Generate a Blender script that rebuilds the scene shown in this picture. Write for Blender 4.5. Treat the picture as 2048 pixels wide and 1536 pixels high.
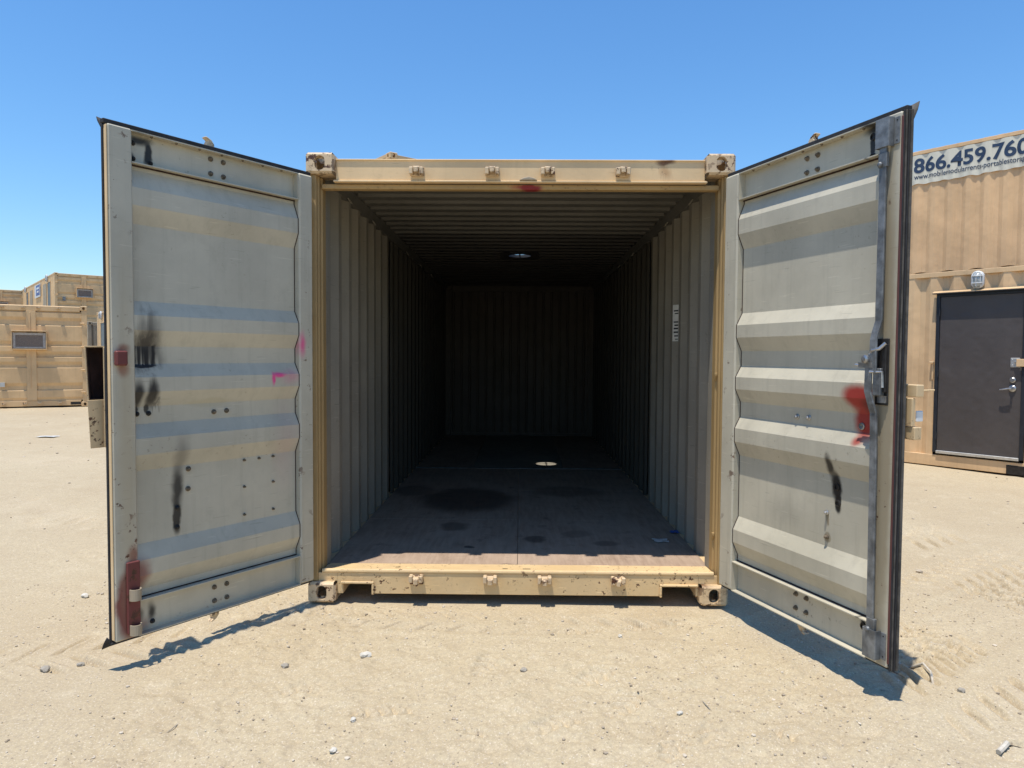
import bpy, bmesh, math, random
import numpy as np
from mathutils import Vector, Matrix
from math import radians, sin, cos, pi

# ------------------------------------------------------------------ camera, sky, sun, exposure
scn = bpy.context.scene
for o in list(bpy.data.objects):
    bpy.data.objects.remove(o)
COL = scn.collection

CAM_POS = np.array([.0041, -4.0635, 1.4441]); PITCH, YAW, ROLL, FPX = -.0401, .0103, .0062, 1420.0
cd = bpy.data.cameras.new('camera'); cam = bpy.data.objects.new('camera', cd); COL.objects.link(cam)
cd.sensor_fit = 'HORIZONTAL'; cd.sensor_width = 36.0; cd.lens = FPX / 2048 * 36.0
cd.clip_start = .05; cd.clip_end = 3000
_f = Vector((-sin(YAW) * cos(PITCH), cos(YAW) * cos(PITCH), sin(PITCH))); _r = Vector((cos(YAW), sin(YAW), 0)); _u = _r.cross(_f)
_r2 = cos(ROLL) * _r + sin(ROLL) * _u; _u2 = -sin(ROLL) * _r + cos(ROLL) * _u
cam.matrix_world = Matrix(((_r2.x, _u2.x, -_f.x, CAM_POS[0]), (_r2.y, _u2.y, -_f.y, CAM_POS[1]), (_r2.z, _u2.z, -_f.z, CAM_POS[2]), (0, 0, 0, 1)))
scn.camera = cam

SUN_TRAVEL = Vector((.137, .192, -1.0)).normalized()
SUN_EL = math.asin(-SUN_TRAVEL.z); SUN_AZ = math.atan2(-SUN_TRAVEL.x, -SUN_TRAVEL.y)
world = bpy.data.worlds.new('World'); scn.world = world; world.use_nodes = True
wn = world.node_tree; wn.nodes.clear()
w_out = wn.nodes.new('ShaderNodeOutputWorld'); w_bg = wn.nodes.new('ShaderNodeBackground'); sky = wn.nodes.new('ShaderNodeTexSky')
sky.sky_type = 'NISHITA'; sky.sun_disc = False; sky.sun_elevation = SUN_EL; sky.sun_rotation = SUN_AZ
sky.altitude = 3000; sky.air_density = 2.0; sky.dust_density = .0; sky.ozone_density = 10.0
w_bg.inputs['Strength'].default_value = .146
w_hs = wn.nodes.new('ShaderNodeHueSaturation'); w_hs.inputs['Saturation'].default_value = 1.11
wn.links.new(sky.outputs[0], w_hs.inputs['Color']); wn.links.new(w_hs.outputs[0], w_bg.inputs[0]); wn.links.new(w_bg.outputs[0], w_out.inputs[0])
sd = bpy.data.lights.new('sun', 'SUN'); sd.energy = 4.6; sd.angle = radians(.53); sd.color = (1, .94, .85)
sun = bpy.data.objects.new('sun', sd); COL.objects.link(sun)
sun.location = (-3, -5, 20); sun.rotation_euler = SUN_TRAVEL.to_track_quat('-Z', 'Y').to_euler()
scn.view_settings.view_transform = 'Standard'; scn.view_settings.look = 'None'
scn.view_settings.exposure = 0.25; scn.view_settings.gamma = 1.0; scn.view_settings.use_curve_mapping = False
scn.render.resolution_x = 1024; scn.render.resolution_y = 768

# ------------------------------------------------------------------ helpers
RNG = random.Random(7)
def S(r, g, b):
    f = lambda c: (c / 255 / 12.92) if c / 255 <= .04045 else ((c / 255 + .055) / 1.055) ** 2.4
    return (f(r), f(g), f(b), 1)

def empty(name, loc=(0, 0, 0), rz=0, label=None, cat=None, group=None):
    o = bpy.data.objects.new(name, None); COL.objects.link(o)
    o.location = loc; o.rotation_euler = (0, 0, rz); o.empty_display_size = .2
    tag(o, label, cat, group); return o

def tag(o, label=None, cat=None, group=None, kind=None):
    if label: o['label'] = label
    if cat: o['category'] = cat
    if group: o['group'] = group
    if kind: o['kind'] = kind
    return o

class MB:
    """collects shapes in one bmesh, build() links them as one object"""
    def __init__(s): s.bm = bmesh.new()
    def box(s, x0, x1, y0, y1, z0, z1, M=None):
        P = [(x0, y0, z0), (x1, y0, z0), (x1, y1, z0), (x0, y1, z0), (x0, y0, z1), (x1, y0, z1), (x1, y1, z1), (x0, y1, z1)]
        v = [s.bm.verts.new(M @ Vector(p) if M else p) for p in P]
        for f in ((0, 3, 2, 1), (4, 5, 6, 7), (0, 1, 5, 4), (1, 2, 6, 5), (2, 3, 7, 6), (3, 0, 4, 7)):
            s.bm.faces.new([v[i] for i in f])
        return s
    def prism(s, pts, e0, e1, mp):
        """closed 2D outline pts extruded from e0 to e1; mp(a,b,e)->xyz"""
        A = [s.bm.verts.new(mp(a, b, e0)) for a, b in pts]; B = [s.bm.verts.new(mp(a, b, e1)) for a, b in pts]
        n = len(pts)
        for i in range(n): s.bm.faces.new([A[i], A[(i + 1) % n], B[(i + 1) % n], B[i]])
        s.bm.faces.new(A[::-1]); s.bm.faces.new(B); return s
    def sheet(s, prof, es, t, mp, warp=None):
        """open 2D polyline prof with thickness t (along 2nd coord), swept over the list es"""
        rows = []
        for e in es:
            w = warp or (lambda a, d, e: (a, d, e))
            top = [s.bm.verts.new(mp(*w(a, d, e))) for a, d in prof]; bot = [s.bm.verts.new(mp(*w(a, d - t, e))) for a, d in prof]
            rows.append((top, bot))
        for (T0, B0), (T1, B1) in zip(rows, rows[1:]):
            for i in range(len(prof) - 1):
                s.bm.faces.new([T0[i], T0[i + 1], T1[i + 1], T1[i]]); s.bm.faces.new([B0[i], B1[i], B1[i + 1], B0[i + 1]])
            s.bm.faces.new([T0[0], T1[0], B1[0], B0[0]]); s.bm.faces.new([T0[-1], B0[-1], B1[-1], T1[-1]])
        for (T, B), fl in ((rows[0], 0), (rows[-1], 1)):
            for i in range(len(prof) - 1):
                q = [T[i], B[i], B[i + 1], T[i + 1]]; s.bm.faces.new(q if not fl else q[::-1])
        return s
    def tube(s, path, r, n=8, squash=None):
        path = [Vector(p) for p in path]; rings = []
        for i, p in enumerate(path):
            d = (path[min(i + 1, len(path) - 1)] - path[max(i - 1, 0)]).normalized()
            a = d.cross(Vector((0, 0, 1)) if abs(d.z) < .9 else Vector((1, 0, 0))).normalized(); b = d.cross(a)
            rr = r[i] if isinstance(r, (list, tuple)) else r
            rings.append([s.bm.verts.new(p + a * cos(2 * pi * k / n) * rr + b * sin(2 * pi * k / n) * rr) for k in range(n)])
        for R0, R1 in zip(rings, rings[1:]):
            for k in range(n): s.bm.faces.new([R0[k], R0[(k + 1) % n], R1[(k + 1) % n], R1[k]])
        s.bm.faces.new(rings[0][::-1]); s.bm.faces.new(rings[-1]); return s
    def lathe(s, prof, c, axis, n=12):
        """prof: (radius, height) along axis from c"""
        ax = Vector(axis).normalized(); a = ax.cross(Vector((0, 0, 1)) if abs(ax.z) < .9 else Vector((1, 0, 0))).normalized(); b = ax.cross(a); c = Vector(c)
        rings = [[s.bm.verts.new(c + ax * h + (a * cos(2 * pi * k / n) + b * sin(2 * pi * k / n)) * max(r, 1e-4)) for k in range(n)] for r, h in prof]
        for R0, R1 in zip(rings, rings[1:]):
            for k in range(n): s.bm.faces.new([R0[k], R0[(k + 1) % n], R1[(k + 1) % n], R1[k]])
        s.bm.faces.new(rings[0][::-1]); s.bm.faces.new(rings[-1]); return s
    def ring(s, outer, inner, mp, depth=0, indir=None):
        """flat polygon with a hole, optional tunnel wall"""
        vo = [s.bm.verts.new(mp(*p)) for p in outer]; vi = [s.bm.verts.new(mp(*p)) for p in inner]
        ed = [s.bm.edges.new((l[i], l[(i + 1) % len(l)])) for l in (vo, vi) for i in range(len(l))]
        bmesh.ops.triangle_fill(s.bm, use_beauty=True, edges=ed)
        if depth:
            w = [s.bm.verts.new(v.co + Vector(indir) * depth) for v in vi]
            for i in range(len(vi)): s.bm.faces.new([vi[i], vi[(i + 1) % len(vi)], w[(i + 1) % len(vi)], w[i]])
        return s
    def build(s, name, mat, parent=None, bevel=0, seg=1, smooth=False, weld=False):
        bm = s.bm
        if weld: bmesh.ops.remove_doubles(bm, verts=bm.verts, dist=1e-5)
        bmesh.ops.recalc_face_normals(bm, faces=bm.faces)
        if bevel:
            es = [e for e in bm.edges if len(e.link_faces) == 2 and e.calc_face_angle(0) > .6]
            bmesh.ops.bevel(bm, geom=es, offset=bevel, segments=seg, affect='EDGES', clamp_overlap=True)
        me = bpy.data.meshes.new(name); bm.to_mesh(me); bm.free()
        if smooth:
            for p in me.polygons: p.use_smooth = True
        me.materials.append(mat)
        o = bpy.data.objects.new(name, me); COL.objects.link(o)
        if parent: o.parent = parent
        return o

def box(name, mat, parent, x0, x1, y0, y1, z0, z1, bevel=0, M=None):
    return MB().box(x0, x1, y0, y1, z0, z1, M).build(name, mat, parent, bevel)

def dupe(o, parent, loc=None, rot=None, scale=None):
    c = o.copy(); COL.objects.link(c); c.parent = parent
    if loc is not None: c.location = loc
    if rot is not None: c.rotation_euler = rot
    if scale is not None: c.scale = scale
    return c

def trap(a0, a1, f1, sl, f2, depth, phase=0):
    """trapezoid corrugation polyline a0..a1: f1 proud (0), slope, f2 recessed (-depth), slope"""
    p = f1 + sl + f2 + sl; out = []
    def h(x):
        x = (x - phase) % p
        if x < f1: return 0
        if x < f1 + sl: return -depth * (x - f1) / sl
        if x < f1 + sl + f2: return -depth
        return -depth * (1 - (x - f1 - sl - f2) / sl)
    xs = {a0, a1}; k = math.floor((a0 - phase) / p) - 1
    while phase + k * p < a1:
        for q in (0, f1, f1 + sl, f1 + sl + f2):
            x = phase + k * p + q
            if a0 + 1e-4 < x < a1 - 1e-4: xs.add(round(x, 5))
        k += 1
    return [(x, h(x)) for x in sorted(xs)]

# ------------------------------------------------------------------ materials
class NT:
    def __init__(s, name):
        s.m = bpy.data.materials.new(name); s.m.use_nodes = True; s.t = s.m.node_tree; s.t.nodes.clear()
        s.out = s.n('ShaderNodeOutputMaterial'); s.b = s.n('ShaderNodeBsdfPrincipled'); s.l(s.b.outputs[0], s.out.inputs[0])
        s.P = s.n('ShaderNodeTexCoord').outputs['Object']
    def n(s, t): return s.t.nodes.new(t)
    def l(s, a, b): s.t.links.new(a, b)
    def put(s, sock, v):
        if isinstance(v, bpy.types.NodeSocket): s.l(v, sock)
        else: sock.default_value = v
    def vm(s, op, a, b=None):
        n = s.n('ShaderNodeVectorMath'); n.operation = op; s.put(n.inputs[0], a)
        if b is not None: s.put(n.inputs[1], b)
        return n.outputs['Value'] if op in ('LENGTH', 'DOT_PRODUCT') else n.outputs[0]
    def ma(s, op, a, b=0.0):
        n = s.n('ShaderNodeMath'); n.operation = op; s.put(n.inputs[0], a); s.put(n.inputs[1], b); return n.outputs[0]
    def noise(s, scale, detail=4, rough=.55, vec=None, dist=0):
        n = s.n('ShaderNodeTexNoise'); n.inputs['Scale'].default_value = scale; n.inputs['Detail'].default_value = detail
        n.inputs['Roughness'].default_value = rough; n.inputs['Distortion'].default_value = dist
        s.l(vec or s.P, n.inputs['Vector']); return n.outputs[0]
    def ncol(s, scale, vec=None):
        n = s.n('ShaderNodeTexNoise'); n.inputs['Scale'].default_value = scale; n.inputs['Detail'].default_value = 4
        s.l(vec or s.P, n.inputs['Vector']); return n.outputs['Color']
    def voro(s, scale, vec=None, feat='F1'):
        n = s.n('ShaderNodeTexVoronoi'); n.inputs['Scale'].default_value = scale; n.feature = feat
        s.l(vec or s.P, n.inputs['Vector']); return n.outputs['Distance']
    def mr(s, v, a, b, c=0.0, d=1.0):
        n = s.n('ShaderNodeMapRange'); n.interpolation_type = 'SMOOTHSTEP'
        s.put(n.inputs[0], v); n.inputs[1].default_value = a; n.inputs[2].default_value = b; n.inputs[3].default_value = c; n.inputs[4].default_value = d
        return n.outputs[0]
    def mix(s, f, a, b):
        n = s.n('ShaderNodeMix'); n.data_type = 'RGBA'; s.put(n.inputs[0], f); s.put(n.inputs[6], a); s.put(n.inputs[7], b); return n.outputs[2]
    def bump(s, h, strength, dist=.01, nrm=None):
        n = s.n('ShaderNodeBump'); n.inputs['Strength'].default_value = strength; n.inputs['Distance'].default_value = dist
        s.l(h, n.inputs['Height'])
        if nrm: s.l(nrm, n.inputs['Normal'])
        return n.outputs[0]
    def fin(s, col, rough, metal=0.0, nrm=None, spec=.4):
        s.put(s.b.inputs['Base Color'], col); s.put(s.b.inputs['Roughness'], rough); s.put(s.b.inputs['Metallic'], metal)
        s.b.inputs['Specular IOR Level'].default_value = spec
        if nrm: s.l(nrm, s.b.inputs['Normal'])
        return s.m

RUST = (.115, .042, .018, 1); SOOT = (.012, .011, .011, 1); RED = (.30, .018, .012, 1); OXRED = (.19, .042, .035, 1); PINK = (.75, .06, .25, 1); DUST = (.46, .37, .25, 1)

def paint(name, col, var=.14, rough=.55, streak=.25, rust=.0, rustscale=16, dust=.0, bump=.12, dents=.0, blobs=(), spec=.35, grime=.25, scratch=.0):
    t = NT(name)
    dk = tuple(c * (1 - var) for c in col[:3]) + (1,); lt = tuple(min(1, c * (1 + var * .6)) for c in col[:3]) + (1,)
    n1 = t.noise(1.7, 6, .6)
    c = t.mix(t.mr(n1, .3, .7), dk, lt)
    mp = t.n('ShaderNodeMapping'); mp.inputs['Scale'].default_value = (1, 1, .06); t.l(t.P, mp.inputs[0])
    n2 = t.noise(22, 5, .65, mp.outputs[0])
    c = t.mix(t.ma('MULTIPLY', t.mr(n2, .48, .75), streak), c, tuple(x * .55 for x in col[:3]) + (1,))
    n3 = t.noise(9, 8, .7)
    c = t.mix(t.ma('MULTIPLY', t.mr(n3, .52, .8), grime), c, tuple(a * .5 + b * .12 for a, b in zip(col[:3], (.5, .4, .28))) + (1,))
    if dust: c = t.mix(t.ma('MULTIPLY', t.mr(t.noise(3.1, 7, .65), .35, .75), dust), c, DUST)
    if scratch:
        m2 = t.n('ShaderNodeMapping'); m2.inputs['Rotation'].default_value = (.25, .35, .2); m2.inputs['Scale'].default_value = (5, 5, 90); t.l(t.P, m2.inputs[0])
        c = t.mix(t.ma('MULTIPLY', t.mr(t.noise(1.3, 2, .4, m2.outputs[0]), .70, .73), scratch), c, tuple(min(1, x * 1.5) for x in col[:3]) + (1,))
        m3 = t.n('ShaderNodeMapping'); m3.inputs['Rotation'].default_value = (.5, -1.1, .4); m3.inputs['Scale'].default_value = (7, 7, 120); t.l(t.P, m3.inputs[0])
        c = t.mix(t.ma('MULTIPLY', t.mr(t.noise(1.1, 2, .4, m3.outputs[0]), .71, .74), scratch), c, tuple(x * .35 for x in col[:3]) + (1,))
        c = t.mix(t.ma('MULTIPLY', t.ma('MULTIPLY', t.mr(t.noise(38, 4, .7), .62, .66), t.mr(t.noise(2.7, 3), .55, .68)), .6), c, (.14, .11, .08, 1))
    if blobs:
        jit = t.vm('SCALE', t.vm('SUBTRACT', t.ncol(14), (.5, .5, .5))); jit.node.inputs['Scale'].default_value = .032
        jit2 = t.vm('MULTIPLY', t.vm('SUBTRACT', t.noise(34, 3, .6, mp.outputs[0]), (.5, .5, .5)), (.03, 0, .22))
        pj = t.vm('ADD', t.P, jit); ps = t.vm('ADD', pj, jit2)
        for kind, colr, (cx, cz), (rx, rz), soft, stg in blobs:
            v = t.vm('MULTIPLY', t.vm('SUBTRACT', ps if kind == 's' else pj, (cx, 0, cz)), (1 / rx, 0, 1 / rz))
            if kind == 'h':
                sx_ = t.n('ShaderNodeSeparateXYZ'); t.l(t.vm('ABSOLUTE', v), sx_.inputs[0])
                m_ = t.mr(t.ma('MAXIMUM', sx_.outputs[0], sx_.outputs[2]), 1 - soft, 1.03, stg, 0.0)
                c = t.mix(t.ma('MULTIPLY', m_, t.mr(t.noise(60, 3, .6, mp.outputs[0]), .36, .52)), c, colr); continue
            d = t.vm('LENGTH', v)
            c = t.mix(t.mr(d, 1 - soft, 1.05, stg, 0.0), c, colr)
    if rust:
        nr = t.ma('MULTIPLY', t.mr(t.noise(rustscale, 7, .68), .6 - .1 * rust, .64 - .1 * rust), t.mr(t.noise(3.3, 3), .38, .6))
        nr2 = t.mr(t.noise(rustscale * 2.4, 5, .6), .3, .7)
        c = t.mix(nr, c, t.mix(nr2, RUST, (.05, .022, .014, 1)))
    h = t.noise(55, 6, .6); nm = t.bump(h, bump, .004)
    if dents:
        nm = t.bump(t.noise(2.6, 2, .5), dents, .05, nm)
        nm = t.bump(t.ma('MULTIPLY', t.mr(t.voro(3.0), .0, .17), t.mr(t.noise(3.3, 2), .35, .6)), dents * 1.6, .03, nm)
    return t.fin(c, t.mr(n3, .3, .8, rough - .08, min(1, rough + .15)), 0.0, nm, spec)

def simple(name, col, rough=.6, metal=0.0, var=.25, scale=12, bump=.1, spec=.4):
    t = NT(name); n = t.noise(scale, 6, .6)
    c = t.mix(t.mr(n, .3, .7), tuple(x * (1 - var) for x in col[:3]) + (1,), tuple(min(1, x * (1 + var * .5)) for x in col[:3]) + (1,))
    return t.fin(c, rough, metal, t.bump(t.noise(scale * 6, 5, .6), bump, .003), spec)

TAN = (.69, .495, .275, 1); GREY = (.475, .44, .345, 1); YEL = (.68, .485, .25, 1)
M_tan = paint('sand_paint', TAN, rust=.0, streak=.18)
M_tan_front = paint('sand_paint_front', TAN, scratch=.3, rust=.0, streak=.15, rustscale=22, grime=.35,
                    blobs=[('b', RUST, (.83, 2.55), (.07, .02), .7, .9), ('s', (.33, .15, .05, 1), (.83, 2.50), (.055, .06), .9, .5)])
M_cast = paint('casting_paint', (.62, .465, .29, 1), rust=.75, rustscale=26, bump=.5, grime=.3)
M_cast_rusty = paint('rusty_casting_paint', (.62, .45, .26, 1), rust=1.35, rustscale=13, bump=.6, grime=.4)
M_sill = paint('scuffed_sill_paint', YEL, scratch=.5, rust=.12, rustscale=40, streak=.1, grime=.35, bump=.3, dust=.25)
M_post = paint('mustard_frame_paint', (.37, .25, .11, 1), rust=.0, rustscale=50, streak=.3)
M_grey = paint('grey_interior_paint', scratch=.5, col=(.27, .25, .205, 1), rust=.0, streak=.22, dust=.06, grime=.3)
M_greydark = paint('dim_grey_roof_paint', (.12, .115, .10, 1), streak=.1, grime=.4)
M_grey2 = paint('darker_shaded_grey_paint', (.085, .08, .066, 1), streak=.25, grime=.4)  # darker paint past the joint, with the deep interior's dimming put into its colour
M_roof2 = paint('dark_shaded_rear_roof_paint', (.06, .056, .05, 1), streak=.1, grime=.4)  # rear copy of the roof paint, darkened to hold the light falloff inside
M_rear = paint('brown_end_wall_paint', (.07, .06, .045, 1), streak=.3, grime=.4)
M_galv = simple('galvanised_steel', (.21, .22, .225, 1), .55, .45, .5, 14, .12)
M_steel = simple('bare_steel', (.45, .45, .45, 1), .35, .85, .3, 30, .1)
M_dark = simple('dark_steel_and_slot_shade', (.035, .032, .030, 1), .5, .4, .4, 20)  # dark hardware steel, also the colour that stands in for shade in openings
M_rubber = simple('black_rubber', (.022, .022, .024, 1), .75, 0, .4, 25, .2)
M_rubber_grey = simple('dusty_rubber', (.085, .078, .068, 1), .85, 0, .5, 18, .3)
M_rubber_red = paint('red_sprayed_rubber', (.10, .035, .03, 1), grime=.5)
M_bolt = simple('brown_bolt', (.16, .125, .085, 1), .6, .3, .35, 60, .2)
M_oxred = paint('oxide_red_plate', (.14, .036, .032, 1), rust=.3, grime=.5)
M_boxin = simple('rusty_box_inside', (.045, .022, .017, 1), .85, 0, .4, 16, .3)
M_lockbox = paint('chipped_lock_box_paint', (.60, .44, .25, 1), rust=.5, rustscale=34, grime=.2)
M_white = simple('white_plastic', (.62, .63, .63, 1), .45, 0, .1, 10, .03)
M_lampglass = simple('ribbed_lamp_glass', (.42, .45, .45, 1), .2, 0, .15, 40, .3, .6)
M_doorgrey = paint('charcoal_door_paint', (.078, .067, .062, 1), var=.1, streak=.1, grime=.12, dents=.07, rough=.5)
M_doorframe = simple('blue_black_door_frame', (.018, .021, .028, 1), .5, 0, .2, 12, .05)
M_bluedoor = simple('slate_blue_door', (.10, .125, .145, 1), .5, 0, .15, 6, .05)
M_banner = paint('weathered_white_banner', (.60, .585, .49, 1), var=.06, streak=.12, grime=.15, bump=.06, rough=.7)
M_navy = simple('navy_print', (.022, .047, .098, 1), .6, 0, .15, 8, .03)
M_blueprint = simple('sign_blue_print', (.05, .10, .30, 1), .5, 0, .1, 8, .03)
M_alu = simple('aluminium', (.62, .62, .60, 1), .35, .7, .15, 20, .05)
M_grille = simple('air_conditioner_coil', (.27, .215, .18, 1), .7, .1, .3, 60, .5)
M_acframe = simple('air_conditioner_frame', (.42, .385, .35, 1), .6, .1, .2, 20, .05)
M_paper = simple('white_sticker', (.50, .50, .47, 1), .7, 0, .1, 20, .03)
M_sticker = simple('bright_sticker', (.72, .71, .66, 1), .7, 0, .1, 20, .03)
M_ink = simple('black_ink', (.03, .03, .03, 1), .7, 0, .1, 10, .03)
M_blueplastic = simple('blue_plastic', (.02, .09, .35, 1), .4, 0, .2, 20, .1)
M_tan2 = paint('tan_corrugated_paint', (.64, .435, .24, 1), streak=.22, grime=.15, dents=.05, rust=.0, bump=.1)
M_tan3 = paint('far_tan_paint', (.64, .44, .235, 1), streak=.2, grime=.25, rust=.0)
M_tandk = paint('dull_tan_paint', (.33, .27, .19, 1), streak=.25, grime=.3)
M_stone_w = simple('pale_stone', (.60, .56, .48, 1), .9, 0, .2, 30, .5)
M_stone_g = simple('grey_stone', (.36, .32, .26, 1), .9, 0, .3, 30, .5)
M_stick = simple('dry_pale_cable', (.50, .45, .37, 1), .8, 0, .3, 40, .2)

def plywood():
    t = NT('worn_plywood_floor')
    mp = t.n('ShaderNodeMapping'); mp.inputs['Scale'].default_value = (1, .12, 1); t.l(t.P, mp.inputs[0])
    g = t.noise(30, 6, .65, mp.outputs[0]); c = t.mix(t.mr(g, .3, .7), (.27, .19, .135, 1), (.38, .28, .205, 1))
    c = t.mix(t.ma('MULTIPLY', t.mr(t.noise(2.4, 7, .65), .35, .7), .6), c, (.42, .32, .24, 1))
    c = t.mix(t.ma('MULTIPLY', t.mr(t.noise(7, 8, .7), .55, .72), .6), c, (.09, .065, .05, 1))
    jit = t.vm('SCALE', t.vm('SUBTRACT', t.ncol(4), (.5, .5, .5))); jit.node.inputs['Scale'].default_value = .18
    pj = t.vm('ADD', t.P, jit)
    for (cx, cy), (rx, ry), stg in (((-.45, 2.2), (.5, .62), .75), ((-.48, 1.2), (.13, .16), .6), ((.12, .83), (.09, .09), .65), ((.62, .75), (.1, .08), .5), ((-.3, .62), (.04, .03), .8), ((.42, 1.0), (.12, .1), .35), ((-1.0, 2.6), (.25, .3), .5), ((.45, 2.6), (.4, .3), .4)):
        d = t.vm('LENGTH', t.vm('MULTIPLY', t.vm('SUBTRACT', pj, (cx, cy, 0)), (1 / rx, 1 / ry, 0)))
        c = t.mix(t.mr(d, .6, 1.05, stg, 0.0), c, (.05, .036, .028, 1))
    return t.fin(c, .75, 0, t.bump(t.noise(70, 5, .6, mp.outputs[0]), .25, .004), .3)
M_ply = plywood()

def ground_mat():
    t = NT('pale_dusty_dirt')
    c = t.mix(t.mr(t.noise(.35, 6, .6), .35, .65), (.44, .355, .225, 1), (.485, .405, .265, 1))
    c = t.mix(t.ma('MULTIPLY', t.mr(t.noise(1.9, 8, .7), .45, .7), .5), c, (.40, .315, .195, 1))
    c = t.mix(t.ma('MULTIPLY', t.mr(t.noise(5.5, 6, .7), .52, .72), .55), c, (.57, .485, .335, 1))
    c = t.mix(t.ma('MULTIPLY', t.mr(t.noise(60, 5, .75), .38, .72), .6), c, (.28, .225, .165, 1))
    sp = t.ma('MULTIPLY', t.mr(t.voro(38), .14, .2, 1, 0), t.mr(t.noise(6, 3), .5, .62))
    c = t.mix(t.ma('MULTIPLY', sp, .7), c, (.16, .125, .09, 1))
    sp2 = t.ma('MULTIPLY', t.mr(t.voro(55), .12, .18, 1, 0), t.mr(t.noise(7.7, 3), .52, .64))
    c = t.mix(t.ma('MULTIPLY', sp2, .6), c, (.62, .56, .46, 1))
    at = t.n('ShaderNodeAttribute'); at.attribute_name = 'pressed'
    c = t.mix(t.ma('MULTIPLY', at.outputs['Fac'], .10), c, (.62, .53, .40, 1))
    c = t.mix(t.ma('MULTIPLY', t.mr(t.noise(190, 3, .7), .38, .66), .30), c, (.27, .215, .15, 1))
    c = t.mix(t.ma('MULTIPLY', t.mr(t.noise(130, 2, .6), .56, .72), .5), c, (.72, .64, .51, 1))
    h = t.noise(70, 7, .75)
    nm = t.bump(h, .45, .005)
    return t.fin(c, .95, 0, nm, .15)
M_ground = ground_mat()

# ------------------------------------------------------------------ ground sheet with tracks and footprints
_lat = np.random.RandomState(3).rand(6, 256, 256)
def vnoise(x, y, sc, k):
    X, Y = x * sc, y * sc; i, j = np.floor(X).astype(int), np.floor(Y).astype(int); fx, fy = X - i, Y - j
    fx = fx * fx * (3 - 2 * fx); fy = fy * fy * (3 - 2 * fy); L = _lat[k % 6]
    g = lambda a, b: L[a % 256, b % 256]
    return (g(i, j) * (1 - fx) + g(i + 1, j) * fx) * (1 - fy) + (g(i, j + 1) * (1 - fx) + g(i + 1, j + 1) * fx) * fy - .5
def sst(a, b, x):
    t = np.clip((x - a) / (b - a), 0, 1); return t * t * (3 - 2 * t)
FOOT = [(.675, -.292, 20), (-.147, -.806, 75), (.592, -1.472, 60), (.76, -1.468, 100), (1.111, -1.426, 140), (.451, -1.172, 50), (.14, -1.33, 30), (-.55, -1.25, 10), (.1, -.62, 80), (.32, -.35, 15), (-.2, -1.5, 60), (.9, -.3, 100), (.35, -.9, 40), (-.9, -1.05, 20), (.05, -.3, 90), (.2, -1.05, 120)]
TRACKS = [(2.42, .30, 33, .24, .135, 1), (2.2, -.28, 33, .22, .15, -1), (1.55, -.95, 40, .22, .15, 1), (.6, -1.2, 36, .20, .16, -1), (-3.6, 1.65, -38, .3, .16, 1), (-3.0, -1.2, 28, .22, .17, -1), (-.2, -.25, -4, .16, .17, 1), (3.1, .15, 33, .22, .15, 1), (3.3, -.35, 35, .2, .15, -1), (4.2, 2.2, 30, .24, .17, 1), (6.0, 3.0, 30, .3, .2, 1), (1.0, -.55, 38, .14, .15, 1), (-5.5, 5.0, -25, .35, .2, -1)]
PRESS = []
def ground_h(x, y, press=False):
    pr = np.zeros_like(x)
    near = np.exp(-((x / 9) ** 2 + ((y + .5) / 7) ** 2))
    h = .020 * vnoise(x, y, .45, 0) + .010 * vnoise(x, y, 1.3, 1) + near * .008 * vnoise(x, y, 4.1, 2)
    fine = near * (.25 + 1.7 * sst(-.1, .28, vnoise(x, y, .9, 5))) * (.009 * vnoise(x, y, 11, 3) + .007 * vnoise(x, y, 27, 4) + .006 * vnoise(x, y, 60, 5))
    cut = np.zeros_like(x)
    for px, py, ang, wd, pit, sg in TRACKS:
        c, s = cos(radians(ang)), sin(radians(ang)); a = (x - px) * c + (y - py) * s; b = -(x - px) * s + (y - py) * c
        side = np.where(b > 0, 1, -1)
        ph = ((a + sg * np.abs(b) * .75 + side * pit * .25) / pit) % 1
        bar = np.exp(-np.abs((ph - .5) / .10) ** 3) - .35 * np.exp(-((ph - .72) / .10) ** 2)
        m = sst(.02, .05, np.abs(b)) * (1 - sst(wd - .04, wd, np.abs(b))) * sst(-.14, .18, vnoise(x, y, 1.5, 2)) * (1 - sst(1.5, 3.2, np.abs(a)))
        pr = np.maximum(pr, m); cut = cut - .038 * bar * m - .004 * (1 - sst(wd - .05, wd + .05, np.abs(b))) * (1 - sst(1.5, 3.2, np.abs(a)))
        h = h + .006 * np.exp(-((np.abs(b) - wd - .03) / .025) ** 2) * (1 - sst(1.5, 3.2, np.abs(a))) * (vnoise(x, y, 6, 1) + .5)
    fade = sst(-.3, .1, vnoise(x, y, 5.1, 4))
    for px, py, ang in FOOT:
        c, s = cos(radians(ang)), sin(radians(ang)); a = (x - px) * c + (y - py) * s; b = -(x - px) * s + (y - py) * c
        e = (a / .145) ** 2 + (b / (.052 + .012 * np.tanh(a * 12))) ** 2; m = 1 - sst(.7, 1.1, e)
        tr = np.tanh(3 * np.sin((a + .6 * np.abs(b)) * 2 * pi / .055)) * np.where(np.abs(a + .03) < .012, 0, 1)
        m = m * fade; pr = np.maximum(pr, m); cut = cut - m * (.010 + .020 * np.maximum(tr, -.5)) + .003 * np.exp(-((e - 1.25) / .2) ** 2)
    if press: return pr
    h = h + fine * (1 - .8 * pr) + cut
    clear = sst(.0, .25, np.maximum(np.abs(x) - 1.24, np.maximum(.02 - y, y - 7.5)))
    h = h * (.35 + .65 * clear) - .004 - .012 * (1 - clear)
    return h + .055 * sst(2.5, 8, -x) * sst(3, 12, y)
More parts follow.
